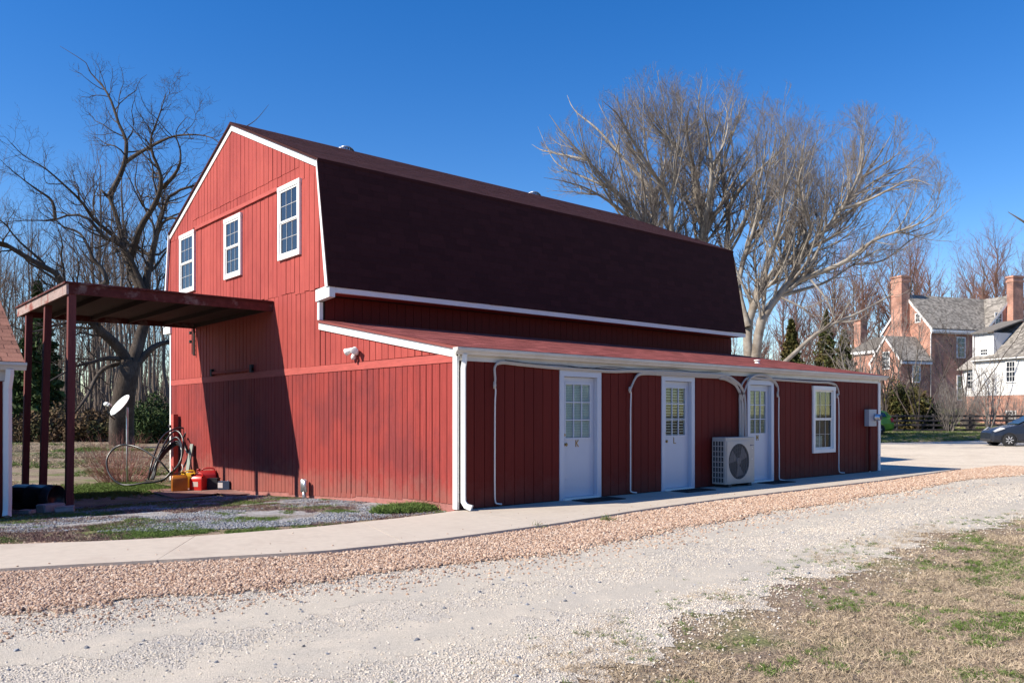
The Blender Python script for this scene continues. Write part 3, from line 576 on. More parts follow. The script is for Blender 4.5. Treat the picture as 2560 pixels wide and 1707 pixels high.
# doors
def door(x0, letter, blind):
    x1 = x0 + .998; zt = 2.17; c = .1
    f = MB(); f.box((x0, -.022, .0), (x0 + c, .01, zt - c)); f.box((x1 - c, -.022, .0), (x1, .01, zt - c)); f.box((x0, -.023, zt - c), (x1, .01, zt))
    fr = f.build('door', 'door', barn, bevel=.003)
    j = MB(); j.box((x0 + c - .02, .011, .0), (x0 + c, .12, zt - c)); j.box((x1 - c, .011, .0), (x1 - c + .02, .12, zt - c)); j.box((x0 + c, .011, zt - c), (x1 - c, .12, zt - c + .02)); j.build('jamb', 'door', fr)
    MB().box((x0 + c - .02, -.06, .002), (x1 - c + .02, .12, .035)).build('threshold', 'white', fr)
    a, b = x0 + c + .006, x1 - c - .006; y0, y1 = .062, .098; pz0, pz1 = 1.04, 1.94; pa, pb = a + .10, b - .10
    s = MB(); s.box((a, y0, .04), (b, y1, pz0)); s.box((a, y0, pz1), (b, y1, zt - c - .006)); s.box((a, y0, pz0), (pa, y1, pz1)); s.box((pb, y0, pz0), (b, y1, pz1))
    for (u0, u1) in ((a + .1, a + .35), (b - .35, b - .1)):
        for (p, q_, r_, t_) in ((u0, u1, .34, .352), (u0, u1, .17, .182)): s.box((p, y0 - .007, r_), (q_, y0 + .001, t_))
    s.build('slab', 'door', fr)
    t = .02; g = MB()
    g.box((pa - .03, y0 - .012, pz1), (pb + .03, y0 + .001, pz1 + .035)); g.box((pa - .03, y0 - .012, pz0 - .035), (pb + .03, y0 + .001, pz0)); g.box((pa - .03, y0 - .011, pz0), (pa, y0 + .001, pz1)); g.box((pb, y0 - .011, pz0), (pb + .03, y0 + .001, pz1))
    for k in (1, 2):
        u = pa + (pb - pa) * k / 3; g.box((u - t / 2, y0 - .004, pz0), (u + t / 2, y0 + .02, pz1)); z = pz0 + (pz1 - pz0) * k / 3; g.box((pa, y0 - .005, z - t / 2), (pb, y0 + .019, z + t / 2))
    g.build('muntin', 'door', fr)
    for i in range(3):
        for k in range(3):
            u0, u1 = pa + (pb - pa) * i / 3 + t / 2, pa + (pb - pa) * (i + 1) / 3 - t / 2; z0, z1 = pz0 + (pz1 - pz0) * k / 3 + t / 2, pz0 + (pz1 - pz0) * (k + 1) / 3 - t / 2
            MB().box((u0 - .003, y0 + .010, z0 - .003), (u1 + .003, y0 + .013, z1 + .003)).build('pane', 'clear', fr)
    MB().box((pa, .2, pz0), (pb, .21, pz1)).build('dark_interior', 'dark_room', fr)
    bl = MB(); z = pz0 + .005
    st, th = {'closed': (.028, .025), 'open': (.052, .016), 'fine': (.030, .019)}[blind]
    while z < pz1:
        tl = 0.0 if blind != 'open' else .012
        bl.add([(pa, .083 + tl, z), (pb, .083 + tl, z), (pb, .088, z + th), (pa, .088, z + th)], [(0, 1, 2, 3)]); z += st
    stuff(bl.build('blind_slats', 'blind_warm' if blind == 'fine' else 'blind', fr, normals=False))
    cx = x0 + .45; lz, lh, lw = .885, .115, .062; st = {'K': [((0, 0), (0, 1)), ((0, .42), (1, 1)), ((.22, .56), (1, 0))], 'L': [((0, 0), (0, 1)), ((0, .03), (1, .03))], 'M': [((0, 0), (0, 1)), ((0, 1), (.5, .35)), ((.5, .35), (1, 1)), ((1, 1), (1, 0))]}[letter]
    g = MB()
    for i, (p, q_) in enumerate(st): g.beam((cx + p[0] * lw, y0 - .004 - i * .0007, lz + p[1] * lh), (cx + q_[0] * lw, y0 - .004 - i * .0007, lz + q_[1] * lh), .008, .014, (0, 1, 0) if False else (.3, 0, 1) if abs(p[0] - q_[0]) < 1e-6 else (0, 0, 1))
    g.build('letter', 'gold', fr)
    MB().lathe([(.028, 0), (.028, -.012), (.012, -.014), (.012, -.035), (.026, -.042), (.03, -.06), (.018, -.072), (.001, -.074)], (a + .07, y0, .93), 12, 'y').build('knob', 'gold', fr, smooth=True)
    MB().lathe([(.024, 0), (.024, -.014), (.008, -.018), (.001, -.02)], (a + .07, y0, 1.09), 12, 'y').build('deadbolt', 'gold', fr)
door(2.109, 'K', 'closed'); door(4.755, 'L', 'open'); door(7.557, 'M', 'fine')
# ---------------------------------------------------------------- canopy on posts
CX, CY0, CY1, CZ = -3.87, 6.36, 10.85, 3.765
can = thing('canopy', 'flat weathered red timber canopy on three posts against the barn gable', 'canopy')
def cz(x): return CZ + (x - CX) * .004
MB().box((CX + .04, CY0 - .0, 3.575), (-.012, CY0 + .045, 3.755)).build('fascia', 'old_wood', can, bevel=.004)
MB().box((CX + .04, CY1 - .045, 3.575), (-.012, CY1, 3.755)).build('fascia', 'old_wood', can, bevel=.004)
for a, b, dz in ((CY0, 8.1, 0), (8.104, CY1, .004)):
    MB().box((CX, a, 3.565 + dz), (CX + .04, b, 3.755)).build('fascia', 'old_wood_pale', can, bevel=.004)
MB().box((CX - .03, CY0 - .035, 3.757), (-.012, CY1 + .03, 3.79)).build('roof_edge', 'old_wood', can)
yy = CY0 + .05; n = 0
while yy < CY1 - .06:
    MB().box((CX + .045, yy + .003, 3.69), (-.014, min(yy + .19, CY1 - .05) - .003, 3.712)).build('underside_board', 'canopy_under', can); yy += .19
for xj in (-3.2, -2.4, -1.6, -.8, -.06):
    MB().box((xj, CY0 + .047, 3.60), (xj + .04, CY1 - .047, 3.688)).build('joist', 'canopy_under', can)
for y_, ln in ((6.44, -.045), (8.34, -.10), (10.15, -.08)):
    zb = H(CX, y_) - .05
    MB().beam((CX + .105 + ln, y_ - .0, zb), (CX + .105, y_, 3.575), .125, .125, (0, 1, 0)).build('post', 'post_wood', can, bevel=.005)

# ---------------------------------------------------------------- shed at the left edge
SX, SY0 = -4.93, 5.12
shed = thing('shed', 'low red shed with brown shingles and a white gutter at the left edge', 'shed')
zg = H(SX, SY0); ze = float(gy(68, 905, SY0 - .16)[2]); apex_y, apex_z = 8.05, ze + .55 * 3.1
m_ = MB(); m_.prism([(SX - .02, SY0 + .03, zg - .2), (SX - .02, 10.9, zg - .3), (SX - .02, 10.9, ze - .05), (SX - .02, apex_y, apex_z - .1), (SX - .02, SY0 + .03, ze - .05)], (-5, 0, 0)).build('wall', 'red_back', shed)
x = SX - .03
while x > SX - 2.2:
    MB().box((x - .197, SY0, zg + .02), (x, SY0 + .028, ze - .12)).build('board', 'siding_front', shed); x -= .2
xr = float(gy(60, 900, SY0 - .14)[0])
MB().prism([(xr, SY0 - .14, ze), (xr, apex_y, apex_z), (xr, apex_y, apex_z - .05), (xr, SY0 - .14, ze - .05)], (-5.2, 0, 0)).build('roof', 'shingle_brown', shed)
MB().prism([(xr, apex_y + .001, apex_z), (xr, 11.1, ze), (xr, 11.1, ze - .05), (xr, apex_y + .001, apex_z - .05)], (-5.2, 0, 0)).build('roof', 'shingle_brown', shed)
sh = shingles((xr - 5.2, SY0 - .145, ze + .002), (1, 0, 0), (0, apex_y - SY0 + .14, apex_z - ze), 5.21, math.hypot(apex_y - SY0 + .14, apex_z - ze), .31, .15)
sh.sort(key=lambda q: -q[0][0])
for cen, c in sh[:260]:
    me = bpy.data.meshes.new('shingle'); me.from_pydata([tuple(q) for q in c], [], SF); me.materials.append(M['shingle_brown'])
    o = bpy.data.objects.new('shingle', me); COL.objects.link(o); o.parent = shed
join_sh('far_shingles', sh[260:], 'shingle_brown', shed)
gxr = float(gy(68, 915, SY0 - .2)[0])
MB().prism([(gxr, SY0 - .05, ze - .01), (gxr, SY0 - .05, ze - .13), (gxr, SY0 - .13, ze - .13), (gxr, SY0 - .16, ze - .08), (gxr, SY0 - .2, ze - .05), (gxr, SY0 - .2, ze - .01)], (-5.3, 0, 0)).build('gutter', 'gutter', shed)
MB().box((SX - 5, SY0 - .03, ze - .30), (SX + .02, SY0 - .002, ze - .10)).build('frieze_board', 'gutter', shed)
MB().box((SX - .10, SY0 - .022, zg + .05), (SX + .01, SY0 - .001, ze - .31)).build('corner_board', 'white', shed)
dsx = SX - .045
MB().tube([(dsx + .02, SY0 - .13, ze - .12), (dsx + .02, SY0 - .13, ze - .2), (dsx, SY0 - .08, ze - .42), (dsx, SY0 - .08, zg + .3), (dsx - .01, SY0 - .09, zg + .14), (dsx - .02, SY0 - .13, zg + .06)], [.06, .06, .06, .06, .062, .066], 4).build('downspout', 'white', shed, bevel=.004)
p = gz(15, 1312, zg)
pk = thing('picket', 'short pointed white picket standing against the red shed wall', 'picket', (SX - .30, SY0 - .10, zg))
MB().prism([(-.045, 0, -.03), (.045, 0, -.03), (.04, .03, .33), (0, .04, .42), (-.04, .03, .33)], (0, -.02, 0)).build('slat', 'white_old', pk)

# ---------------------------------------------------------------- air conditioner and its pipes
ax0, ay0, az0, aw, ad, ah = 6.29, -.37, .03, 1.0, .33, .955
ac = thing('air_conditioner', 'beige outdoor air conditioning unit with round fan grille between white doors L and M', 'air conditioner', (ax0, ay0, az0))
cs = MB(); fr_ = .24; cx_, cz_, rr = .42, .475, .355; n = 32
cs.box((0, .012, .03), (aw, ad, ah)); cs.build('casing', 'ac', ac, bevel=.012)
fp = MB(); NN = 40; rim = [(cx_ + rr * math.cos(2 * PI * k / NN), cz_ + rr * math.sin(2 * PI * k / NN)) for k in range(NN)]
sq = []
for k in range(NN):
    c_, s_ = math.cos(2 * PI * k / NN), math.sin(2 * PI * k / NN); q = max(abs(c_), abs(s_)); sq.append((cx_ + .395 * c_ / q, cz_ + .405 * s_ / q))
V = [(a, -.004, b) for a, b in sq] + [(a, -.012, b) for a, b in rim] + [(a, .010, b) for a, b in rim] + [(a, .011, b) for a, b in sq]
fp.add(V, [(k, (k + 1) % NN, NN + (k + 1) % NN, NN + k) for k in range(NN)] + [(NN + k, NN + (k + 1) % NN, 2 * NN + (k + 1) % NN, 2 * NN + k) for k in range(NN)] + [(k, (k + 1) % NN, 3 * NN + (k + 1) % NN, 3 * NN + k) for k in range(NN)])
fp.build('fan_panel', 'ac', ac)
MB().lathe([(rr - .002, 0), (rr - .002, -.004)], (cx_, .0112, cz_), 40, 'y').build('fan_recess', 'ac_dark', ac)
bl = MB()
for k in range(3):
    a0 = 2 * PI * k / 3 + .4
    vs = [(cx_ + r_ * math.cos(a0 + t_), .004 - u_, cz_ + r_ * math.sin(a0 + t_)) for r_, t_, u_ in ((.07, -.3, 0), (.32, -.15, .003), (.33, .75, -.003), (.07, .5, -.002))]
    bl.add(vs, [(0, 1, 2, 3)])
bl.lathe([(.075, .004), (.075, -.004), (.05, -.007), (.001, -.008)], (cx_, 0, cz_), 16, 'y'); bl.build('fan_blade', 'ac_blade', ac)
gr = MB()
for k in range(-5, 6):
    u = k * .062; hh = math.sqrt(max(rr * rr - u * u, 0)); gr.tube([(cx_ + u, -.014, cz_ - hh), (cx_ + u, -.018, cz_), (cx_ + u, -.014, cz_ + hh)], .0035, 5)
for r_ in (.12, .2, .28, .35): gr.tube([(cx_ + r_ * math.cos(2 * PI * k / 28), -.013, cz_ + r_ * math.sin(2 * PI * k / 28)) for k in range(28)], .0022, 4, closed=True)
gr.build('fan_grille', 'ac_blade', ac)
MB().box((-.004, .05, .06), (-.0005, ad - .02, ah - .07)).build('side_coil', 'ac_dark', ac)
sg = MB()
for k in range(9): z = .06 + (ah - .13) * k / 8; sg.box((-.016, .045, z - .008), (-.0045, ad - .015, z + .008))
for k in range(5): y_ = .05 + (ad - .07) * k / 4; sg.box((-.015, y_ - .007, .055), (-.005, y_ + .007, ah - .065))
sg.build('side_grille', 'ac', ac)
# blue maker's print, white stickers, feet
lg = MB(); u = .86
lg.box((.845, .008, .775), (.865, .0115, .80))
for k, (w_, h_) in enumerate(((.012, .018), (.010, .012), (.012, .012), (.006, .014), (.012, .012), (.010, .012), (.010, .012))): lg.box((.869 + k * .0145, .009, .782), (.869 + k * .0145 + w_, .0115, .782 + h_))
lg.build('maker_print', 'logo', ac)
MB().box((.90, .0085, .715), (.925, .0115, .735)).build('sticker', 'pipe_white', ac); MB().box((.895, .0085, .50), (.92, .0115, .52)).build('sticker', 'pipe_white', ac)
for u in (.1, .8): MB().box((u, .02, -.03), (u + .1, ad, .029)).build('foot', 'ac_dark', ac)

def c4(x, y, d=.05): p = gy(1150 + x / 3.4846, 850 + y / 3.4846, -d); return p
def c5(x, y, d=.05): return gy(1600 + x / 3.4846, 850 + y / 3.4846, -d)
def c7(x, y, d=.05): return gy(1800 + x / 7.8375, 900 + y / 7.8375, -d)
def soft(P, n=6):
    P = [np.array(q, float) for q in P]; out = []
    for i in range(len(P) - 1):
        a, b, c, d = P[max(i - 1, 0)], P[i], P[i + 1], P[min(i + 2, len(P) - 1)]
        for k in range(n):
            t = k / n; out.append(.5 * ((2 * b) + (c - a) * t + (2 * a - 5 * b + 4 * c - d) * t * t + (3 * b - a - 3 * c + d) * t ** 3))
    return out + [P[-1]]
def pipe(label, runs, drop, cabl=None):
    t = thing('line_pipe', label, 'pipe', tuple(runs[0][0]))
    for r_, rad in zip(runs, (.018, .014, .012)): MB().tube(soft(r_), rad, 8).build('insulated_line', 'pipe_wrap', t, smooth=True, off=t.location)
    if drop: MB().tube(soft(drop, 3), .0125, 8).build('drain_line', 'pipe_white', t, smooth=True, off=t.location); MB().tube([drop[0] + np.array([0, 0, .06]), drop[0], drop[0] - np.array([0, 0, .05])], [.02, .026, .018], 8).build('joint', 'pipe_wrap', t, smooth=True, off=t.location)
    if cabl: MB().tube(soft(cabl), .006, 6).build('cable', 'cable', t, smooth=True, off=t.location)
    return t
top1 = [c4(300, 395), c4(306, 345), c4(303, 290), c4(303, 240), c4(330, 198), c4(385, 188), c4(560, 208), c4(900, 240), c4(1300, 266), c4(1530, 264, .06), c4(1900, 280, .075), c4(2265, 300, .09), c5(760, 312, .1), c7(200, 330, .11), c7(300, 400, .11), c7(400, 490, .11), c7(465, 620, .1), c7(490, 760, .1), c7(500, 950, .1), c7(505, 1520, .1)]
sh_ = lambda P, dx, dz, dy=0: [q + np.array([dx, dy, dz]) for q in P]
pipe('long pale pipe running from the front left corner over door K to the air conditioner', [top1, sh_(top1[4:], 0, -.026, .01)],
     [c4(302, 395, .045), c4(310, 440, .045), c4(305, 560, .045), c4(303, 900, .045), c4(303, 1300, .045), c4(308, 1405, .045), c4(325, 1423, .05), c4(365, 1428, .09)],
     sh_([c4(385, 182), c4(640, 215), c4(890, 225), c4(1100, 252), c4(1300, 240), c4(1530, 262), c4(1800, 255), c4(2050, 285), c4(2265, 278)], 0, .012, -.02))
top2 = [c4(1480, 435), c4(1500, 390), c4(1525, 335), c4(1560, 295), c4(1640, 285), c4(1900, 300, .06), c4(2265, 318, .07), c7(0, 338, .08), c7(100, 355, .085), c7(200, 400, .085), c7(300, 465, .085), c7(360, 560, .085), c7(410, 680, .08), c7(450, 850, .08), c7(462, 1100, .08), c7(455, 1520, .08)]
pipe('pale pipe dropping between door K and door L and running over door L', [top2, sh_(top2, .0, -.028, .012)],
     [c4(1480, 435, .045), c4(1490, 470, .045), c4(1486, 600, .045), c4(1486, 1000, .045), c4(1486, 1270, .045), c4(1490, 1318, .05), c4(1540, 1328, .09)])
top3 = [c7(1130, 650), c7(1140, 580), c7(1125, 500), c7(1080, 425), c7(1000, 350, .07), c7(900, 300, .08), c7(780, 285, .09), c7(680, 300, .1), c7(590, 365, .1), c7(525, 480, .1), c7(480, 610, .1), c7(440, 750, .07), c7(428, 950, .07), c7(425, 1520, .07)]
pipe('arched pale pipe over door M with a drain between door M and the window', [top3, sh_(top3[2:], 0, -.026, .012)],
     [c7(1130, 680, .045), c7(1155, 740, .045), c7(1152, 870, .045), c7(1150, 1400, .045), c5(1213, 1000, .045), c5(1213, 1190, .045), c5(1225, 1214, .05), c5(1262, 1220, .09)])
top4 = [c5(1718, 485), c5(1732, 465), c5(1722, 420), c5(1700, 385), c5(1640, 368), c5(1500, 362), c5(1300, 348), c5(1150, 338, .055), c7(860, 360, .06), c7(700, 345, .06), c7(560, 340, .06), c7(490, 385, .06), c7(430, 480, .06), c7(400, 580, .06), c7(385, 720, .06), c7(390, 900, .06), c7(392, 1520, .06)]
pipe('pale pipe passing behind the arch to the right of the front window', [top4, sh_(top4[3:], 0, -.022, .01)],
     [c5(1718, 487, .045), c5(1732, 560, .045), c5(1732, 1000, .045), c5(1734, 1130, .045), c5(1748, 1152, .05), c5(1782, 1154, .09)])
tie = thing('cable_tie', 'thin dark strap tying the pale pipes together beside door M', 'strap', tuple(c7(430, 655, .1)))
MB().beam(c7(375, 655, .125), c7(485, 655, .125), .006, .02).build('band', 'cable', tie, off=tie.location)

# electric meter
mt = thing('electric_meter', 'grey electric meter box on the front wall by the right corner', 'electric meter', (12.88, -.012, 1.36))
MB().box((-.2, -.12, -.21), (.2, .0, .21)).build('box', 'grey_box', mt, bevel=.008)
MB().lathe([(.09, 0), (.09, -.05), (.082, -.055), (.08, -.13), (.06, -.15), (.001, -.152)], (.12, -.12, .01), 18, 'y').build('dial', 'galv', mt, smooth=True)
MB().lathe([(.062, -.151), (.062, -.156), (.001, -.157)], (.12, -.12, .01), 18, 'y').build('face', 'ac_dark', mt)
MB().tube([(-.03, -.05, -.21), (-.03, -.05, -1.33)], .032, 10).build('conduit', 'siding_front', mt, smooth=True)
MB().tube([(-.03, -.05, -1.25), (-.03, -.06, -1.37)], .018, 8).build('stub', 'pipe_white', mt, smooth=True)
# doormats
for xm, lab, wd_ in ((2.28, 'dark rubber doormat in front of door K', 1.0), (4.9, 'dark rubber doormat in front of door L', .95), (7.75, 'dark rubber doormat in front of door M', .95)):
    dm = thing('doormat', lab, 'doormat', (xm, -.1, .0), 0, 'doormats at the white doors'); MB().box((0, -.42, .001), (wd_ - .1, -.02, .016)).build('mat', 'rubber', dm, bevel=.004)
    rb = MB()
    for k in range(14): rb.box((.03 + k * .06, -.40, .0165), (.05 + k * .06, -.04, .020))
    rb.build('ribs', 'rubber', dm)
# flood light
fl = thing('flood_light', 'white twin floodlight with motion sensor on the sunlit lean-to gable', 'floodlight', (-.02, 2.9, 2.53))
MB().lathe([(.06, 0), (.06, -.03), (.05, -.045), (.001, -.05)], (0, 0, 0), 14, 'x').build('base', 'white', fl, smooth=True)
for s, dz in ((1, .05), (-1, .06)):
    d = np.array([-.5, s * .75, -.35]); d /= np.linalg.norm(d); a = np.array([-.06, s * .03, dz]); pts = [a + d * q for q in (0, .03, .06, .12, .155, .16)]
    MB().tube([np.array([-.03, s * .01, .0]), a + d * .01], .014, 8).build('arm', 'white', fl, smooth=True)
    MB().tube(pts, [.025, .04, .042, .06, .066, .058], 14).build('lamp_head', 'white', fl, smooth=True)
MB().tube([(-.05, 0, -.02), (-.07, 0, -.07), (-.075, 0, -.10), (-.08, 0, -.135)], [.025, .04, .045, .03], 10).build('sensor', 'pipe_white', fl, smooth=True)
# turbine vents on the ridge
for xv, lab in ((3.14, 'silver turbine vent on the barn ridge, the nearer one by the gable'), (9.66, 'silver turbine vent on the barn ridge, the farther one in front of the pale tree')):
    zv = HP - .428 * (8.95 - MID)
    tv = thing('turbine_vent', lab, 'roof vent', (xv, 8.95, zv), 0, 'turbine vents on the barn ridge')
    MB().lathe([(.16, -.05), (.155, .10), (.17, .11)], (0, 0, 0), 16).build('collar', 'galv', tv, smooth=True)
    MB().lathe([(.12, .12), (.19, .22), (.17, .36), (.001, .40)], (0, 0, 0), 16).build('core', 'ac_dark', tv)
    for k in range(18):
        a = 2 * PI * k / 18; fn = MB(); vs = []
        for i in range(6):
            t_ = i / 5; rad_ = .16 + .085 * math.sin(PI * t_ * .95); z_ = .11 + .30 * t_; aa = a + .5 * t_
            vs += [(rad_ * math.cos(aa), rad_ * math.sin(aa), z_), ((rad_ - .03) * math.cos(aa + .26), (rad_ - .03) * math.sin(aa + .26), z_)]
        fn.add(vs, [(2 * i, 2 * i + 1, 2 * i + 3, 2 * i + 2) for i in range(5)]).build('fin', 'galv', tv, smooth=True, normals=False)
    MB().lathe([(.17, .40), (.13, .44), (.06, .46), (.001, .465)], (0, 0, 0), 16).build('cap', 'galv', tv, smooth=True)
zl = HL + (HR - HL) * 1.0 / A_
lv = thing('roof_vent', 'small white vent pipe standing on the red lean-to roof', 'roof vent', (9.5, 1.0, zl))
MB().lathe([(.06, -.06), (.055, .06), (.03, .07), (.03, .08), (.075, .085), (.07, .11), (.001, .12)], (0, 0, 0), 12).build('pipe', 'white', lv, smooth=True)
MB().lathe([(.11, -.04), (.06, .02)], (0, 0, .01), 12).build('flashing', 'galv', lv)
# wire rack and bar on the gable, post, boards
rk = thing('insulator_rack', 'dark metal wire rack with two insulators on the gable under the canopy', 'wire rack', (-.02, 10.9, 2.95))
b = MB(); b.tube([(-.03, .07, 0), (-.03, .07, .66)], .012, 6); b.tube([(-.03, -.07, -.04), (-.03, -.07, .66)], .03, 4)
for k in range(6): b.tube([(-.03, -.07, .02 + k * .115), (-.03, .09, .02 + k * .115)], .008, 6)
b.build('bracket', 'fence', rk)
for z_ in (.28, .50): MB().lathe([(.02, 0), (.045, .012), (.03, .03), (.03, .045), (.045, .06), (.02, .072)], (-.05, .13, z_), 10).build('insulator', 'ac_dark', rk, smooth=True)
br = thing('hanging_bar', 'long dark timber bar fixed low on the shaded gable under the canopy', 'bar', (-.02, 8.5, 2.42))
MB().box((-.05, -1.2, -.03), (-.0, 1.2, .03)).build('bar', 'siding_low', br)
for s in (-1.15, 1.15): MB().box((-.06, s - .05, -.07), (-.001, s + .05, .10)).build('hook', 'fence', br)
dp = thing('upright_board', 'dark red upright timber with a latch beside the left corner of the barn', 'board', (-.12, 12.05, H(-.1, 12)))
MB().box((-.06, -.10, -.05), (.06, .10, 1.80)).build('timber', 'red_trim', dp, bevel=.006); MB().box((-.10, .06, 1.45), (-.02, .2, 1.52)).build('latch', 'fence', dp)
gb = thing('leaning_board', 'grey green plank leaning upright on the gable behind the fuel cans', 'board', (-.10, 10.95, H(-.1, 10.9)))
MB().prism([(-.12, -.12, 0), (-.12, .12, 0), (.06, .10, 1.05), (.06, -.10, 1.05)], (-.03, 0, .01)).build('plank', 'greenwood', gb, bevel=.004)
# vent pipe pair
vp = thing('vent_pipe', 'short galvanised twin pipe standing at the foot of the red gable', 'pipe', (-.12, 4.72, H(-.1, 4.7) - .02))
MB().lathe([(.04, -.05), (.04, .22)], (0, 0, 0), 14).build('lower_pipe', 'galv', vp, smooth=True); MB().lathe([(.058, .16), (.058, .40), (.05, .405), (.05, .38)], (0, .03, 0), 14).build('upper_pipe', 'galv', vp, smooth=True); MB().lathe([(.045, .17), (.045, .39), (.038, .392), (.038, .37)], (-.02, -.07, 0), 14).build('upper_pipe', 'galv', vp, smooth=True)

# ---------------------------------------------------------------- sheet of plywood with fuel cans
hz = lambda x, y: H(x, y)
PZ = max(hz(-.2, 8.0), hz(-.9, 8.6), hz(-.2, 10.2)) + .03
bs = thing('plywood_sheet', 'reddish brown plywood sheet lying on the gravel under the fuel cans', 'board', (-.7, 9.1, PZ))
MB().prism([(-.70, .95, -.012), (-.82, -1.30, -.020), (.62, -.90, .012), (.62, .95, .012)], (0, 0, .018)).build('sheet', 'ply', bs)
MB().prism([(.10, -1.75, .015), (.62, -1.75, .02), (.63, -.7, .035), (.2, -.8, .036)], (0, 0, .014)).build('offcut', 'ply', bs)
def fuel_can(label, loc, rz, w, d, h, m, cap='p_black', slant=.6, panel=None, spout=None):
    t = thing('fuel_can', label, 'fuel can', loc, rz, 'fuel cans by the barn'); k = .72
    v = [(-w / 2, -d / 2, 0), (w / 2, -d / 2, 0), (w / 2, d / 2, 0), (-w / 2, d / 2, 0), (-w / 2, -d / 2, h * k), (w / 2, -d / 2, h * k), (w / 2, d / 2, h * k), (-w / 2, d / 2, h * k),
         (-w / 2 * slant, -d / 2 * .7, h * .9), (w / 2 * .9, -d / 2 * .7, h * .9), (w / 2 * .9, d / 2 * .7, h * .9), (-w / 2 * slant, d / 2 * .7, h * .9)]
    f = [(0, 3, 2, 1)] + [(a + i, a + (i + 1) % 4, a + 4 + (i + 1) % 4, a + 4 + i) for a in (0, 4) for i in range(4)] + [(8, 9, 10, 11)]
    MB().add(v, f).build('body', m, t, bevel=.018, smooth=True)
    MB().tube(soft([(w * .36, 0, h * .86), (w * .34, 0, h), (0.02, 0, h * 1.03), (-w * .22, 0, h * .97), (-w * .26, 0, h * .84)], 4), .017, 8).build('handle', m, t, smooth=True)
    sp = MB(); sx = -w * .36; sp.tube([(sx, 0, h * .78), (sx - .02, 0, h * .93)], [.034, .034], 12); sp.tube([(sx - .02, 0, h * .93), (sx - .03, 0, h * 1.0)], [.04, .04], 12); sp.build('cap', cap, t, smooth=True)
    if spout: MB().tube([(sx - .03, 0, h * .98), (sx - .0, .0, h * 1.2), (sx - .03, 0, h * 1.42)], [.016, .013, .010], 8).build('spout', spout, t, smooth=True)
    if panel: MB().box((-w * .22, -d / 2 - .002, h * .25), (w * .2, -d / 2 + .002, h * .55)).build('label', panel, t)
    return t
VY = -YAW
fuel_can('amber jerry can faded to brown on its left face, front left of the cans', (-.93, 9.28, PZ + .012), VY + .5, .34, .24, .40, 'p_yel', 'p_brown', .9, spout='p_yel')
fuel_can('bright red fuel can with a paper label in front of the bigger red can', (-.56, 9.12, PZ + .012), VY - .2, .32, .22, .37, 'p_red', 'p_redd', .55, panel='label')
fuel_can('large dark red fuel can with an open top handle, behind the others', (-.20, 9.55, PZ + .012), VY + .2, .44, .25, .46, 'p_redd', 'p_redd', .6)
fuel_can('bright yellow fuel can with white spout at the back left', (-.52, 9.85, PZ + .012), VY + .3, .34, .22, .40, 'p_yelb', 'p_yelb', .5, spout='pipe_white')
bx = thing('storage_box', 'small dark plastic box on the plywood beside the red fuel cans', 'box', (-.22, 9.08, PZ + .012), VY)
MB().box((-.12, -.10, 0), (.12, .10, .24)).build('body', 'p_black', bx, bevel=.01); MB().box((-.125, -.105, .241), (.125, .105, .27)).build('lid', 'p_black', bx, bevel=.008)
b2 = thing('battery', 'squat blue black battery with white label standing at the gable wall', 'battery', (-.10, 8.72, PZ + .035), VY)
MB().box((-.13, -.08, 0), (.13, .08, .19)).build('case', 'p_blue', b2, bevel=.006); MB().box((-.13, -.083, .04), (-.02, -.0795, .16)).build('label', 'pipe_white', b2)
for u in (-.07, .07): MB().lathe([(.015, .19), (.014, .21)], (u, 0, 0), 8).build('terminal', 'galv', b2)
# black hose coil
hc = thing('pipe_coil', 'loose coil of black plastic pipe leaning on the left corner of the barn', 'pipe coil', tuple(at(420, 1180, 20.5)))
def hx(x, y, d): return at(230 + x / 5.808, 950 + y / 5.808, d)
loops = []
loops.append([hx(1000, 1475, 20.2), hx(1180, 1330, 20.1), hx(1290, 1150, 20.2), hx(1330, 950, 20.5), hx(1300, 800, 20.7), hx(1220, 735, 20.8), hx(1130, 800, 20.7), hx(1040, 950, 20.4), hx(940, 1150, 20.2), hx(860, 1330, 20.1), hx(820, 1440, 20.0)])
for k, (dx, dy) in enumerate(((10, 70), (15, 130), (20, 160), (25, 185))):
    loops.append([hx(990 + dx * 2, 1470 - dy * .1, 20.1), hx(1190, 1320 - dy * .1, 20.05), hx(1290, 1160, 20.1 + .03 * k), hx(1318 - dx, 980, 20.3), hx(1290 - dx, 840 + dy * .55, 20.5), hx(1215, 760 + dy, 20.6), hx(1110, 850 + dy * .9, 20.5), hx(1010 + dx * .4, 1010 + dy * .6, 20.3), hx(930 + dx * .6, 1190 + dy * .2, 20.1), hx(868 + dx * 2, 1350, 20.0), hx(835 + dx * 2.2, 1440, 19.95)])
loops.append([hx(820, 1440, 20), hx(850, 1280, 20.0), hx(900, 1100, 20.2), hx(1000, 860, 20.6), hx(1130, 740, 20.9), hx(1290, 690, 21.1), hx(1410, 760, 21.1), hx(1445, 900, 21.0), hx(1420, 1060, 20.8), hx(1330, 1260, 20.5), hx(1250, 1400, 20.2)])
loops.append([hx(1120, 1335, 20.0), hx(1000, 1190, 20.0), hx(850, 1075, 20.1), hx(690, 985, 20.2), hx(540, 945, 20.3), hx(400, 950, 20.3), hx(280, 1030, 20.3), hx(215, 1160, 20.2), hx(235, 1320, 20.1), hx(310, 1440, 20), hx(420, 1510, 19.95), hx(560, 1520, 19.9), hx(740, 1495, 19.9), hx(900, 1480, 19.95), hx(1050, 1430, 20.0), hx(1140, 1340, 20.05)])
loops.append([hx(1330, 880, 20.7), hx(1380, 990, 20.7), hx(1400, 1060, 20.75), hx(1360, 1000, 20.9), hx(1330, 840, 21.0), hx(1370, 760, 21.0)])
for l_ in loops: MB().tube(soft(l_, 5), .023, 7).build('loop', 'hose', hc, smooth=True, off=hc.location)
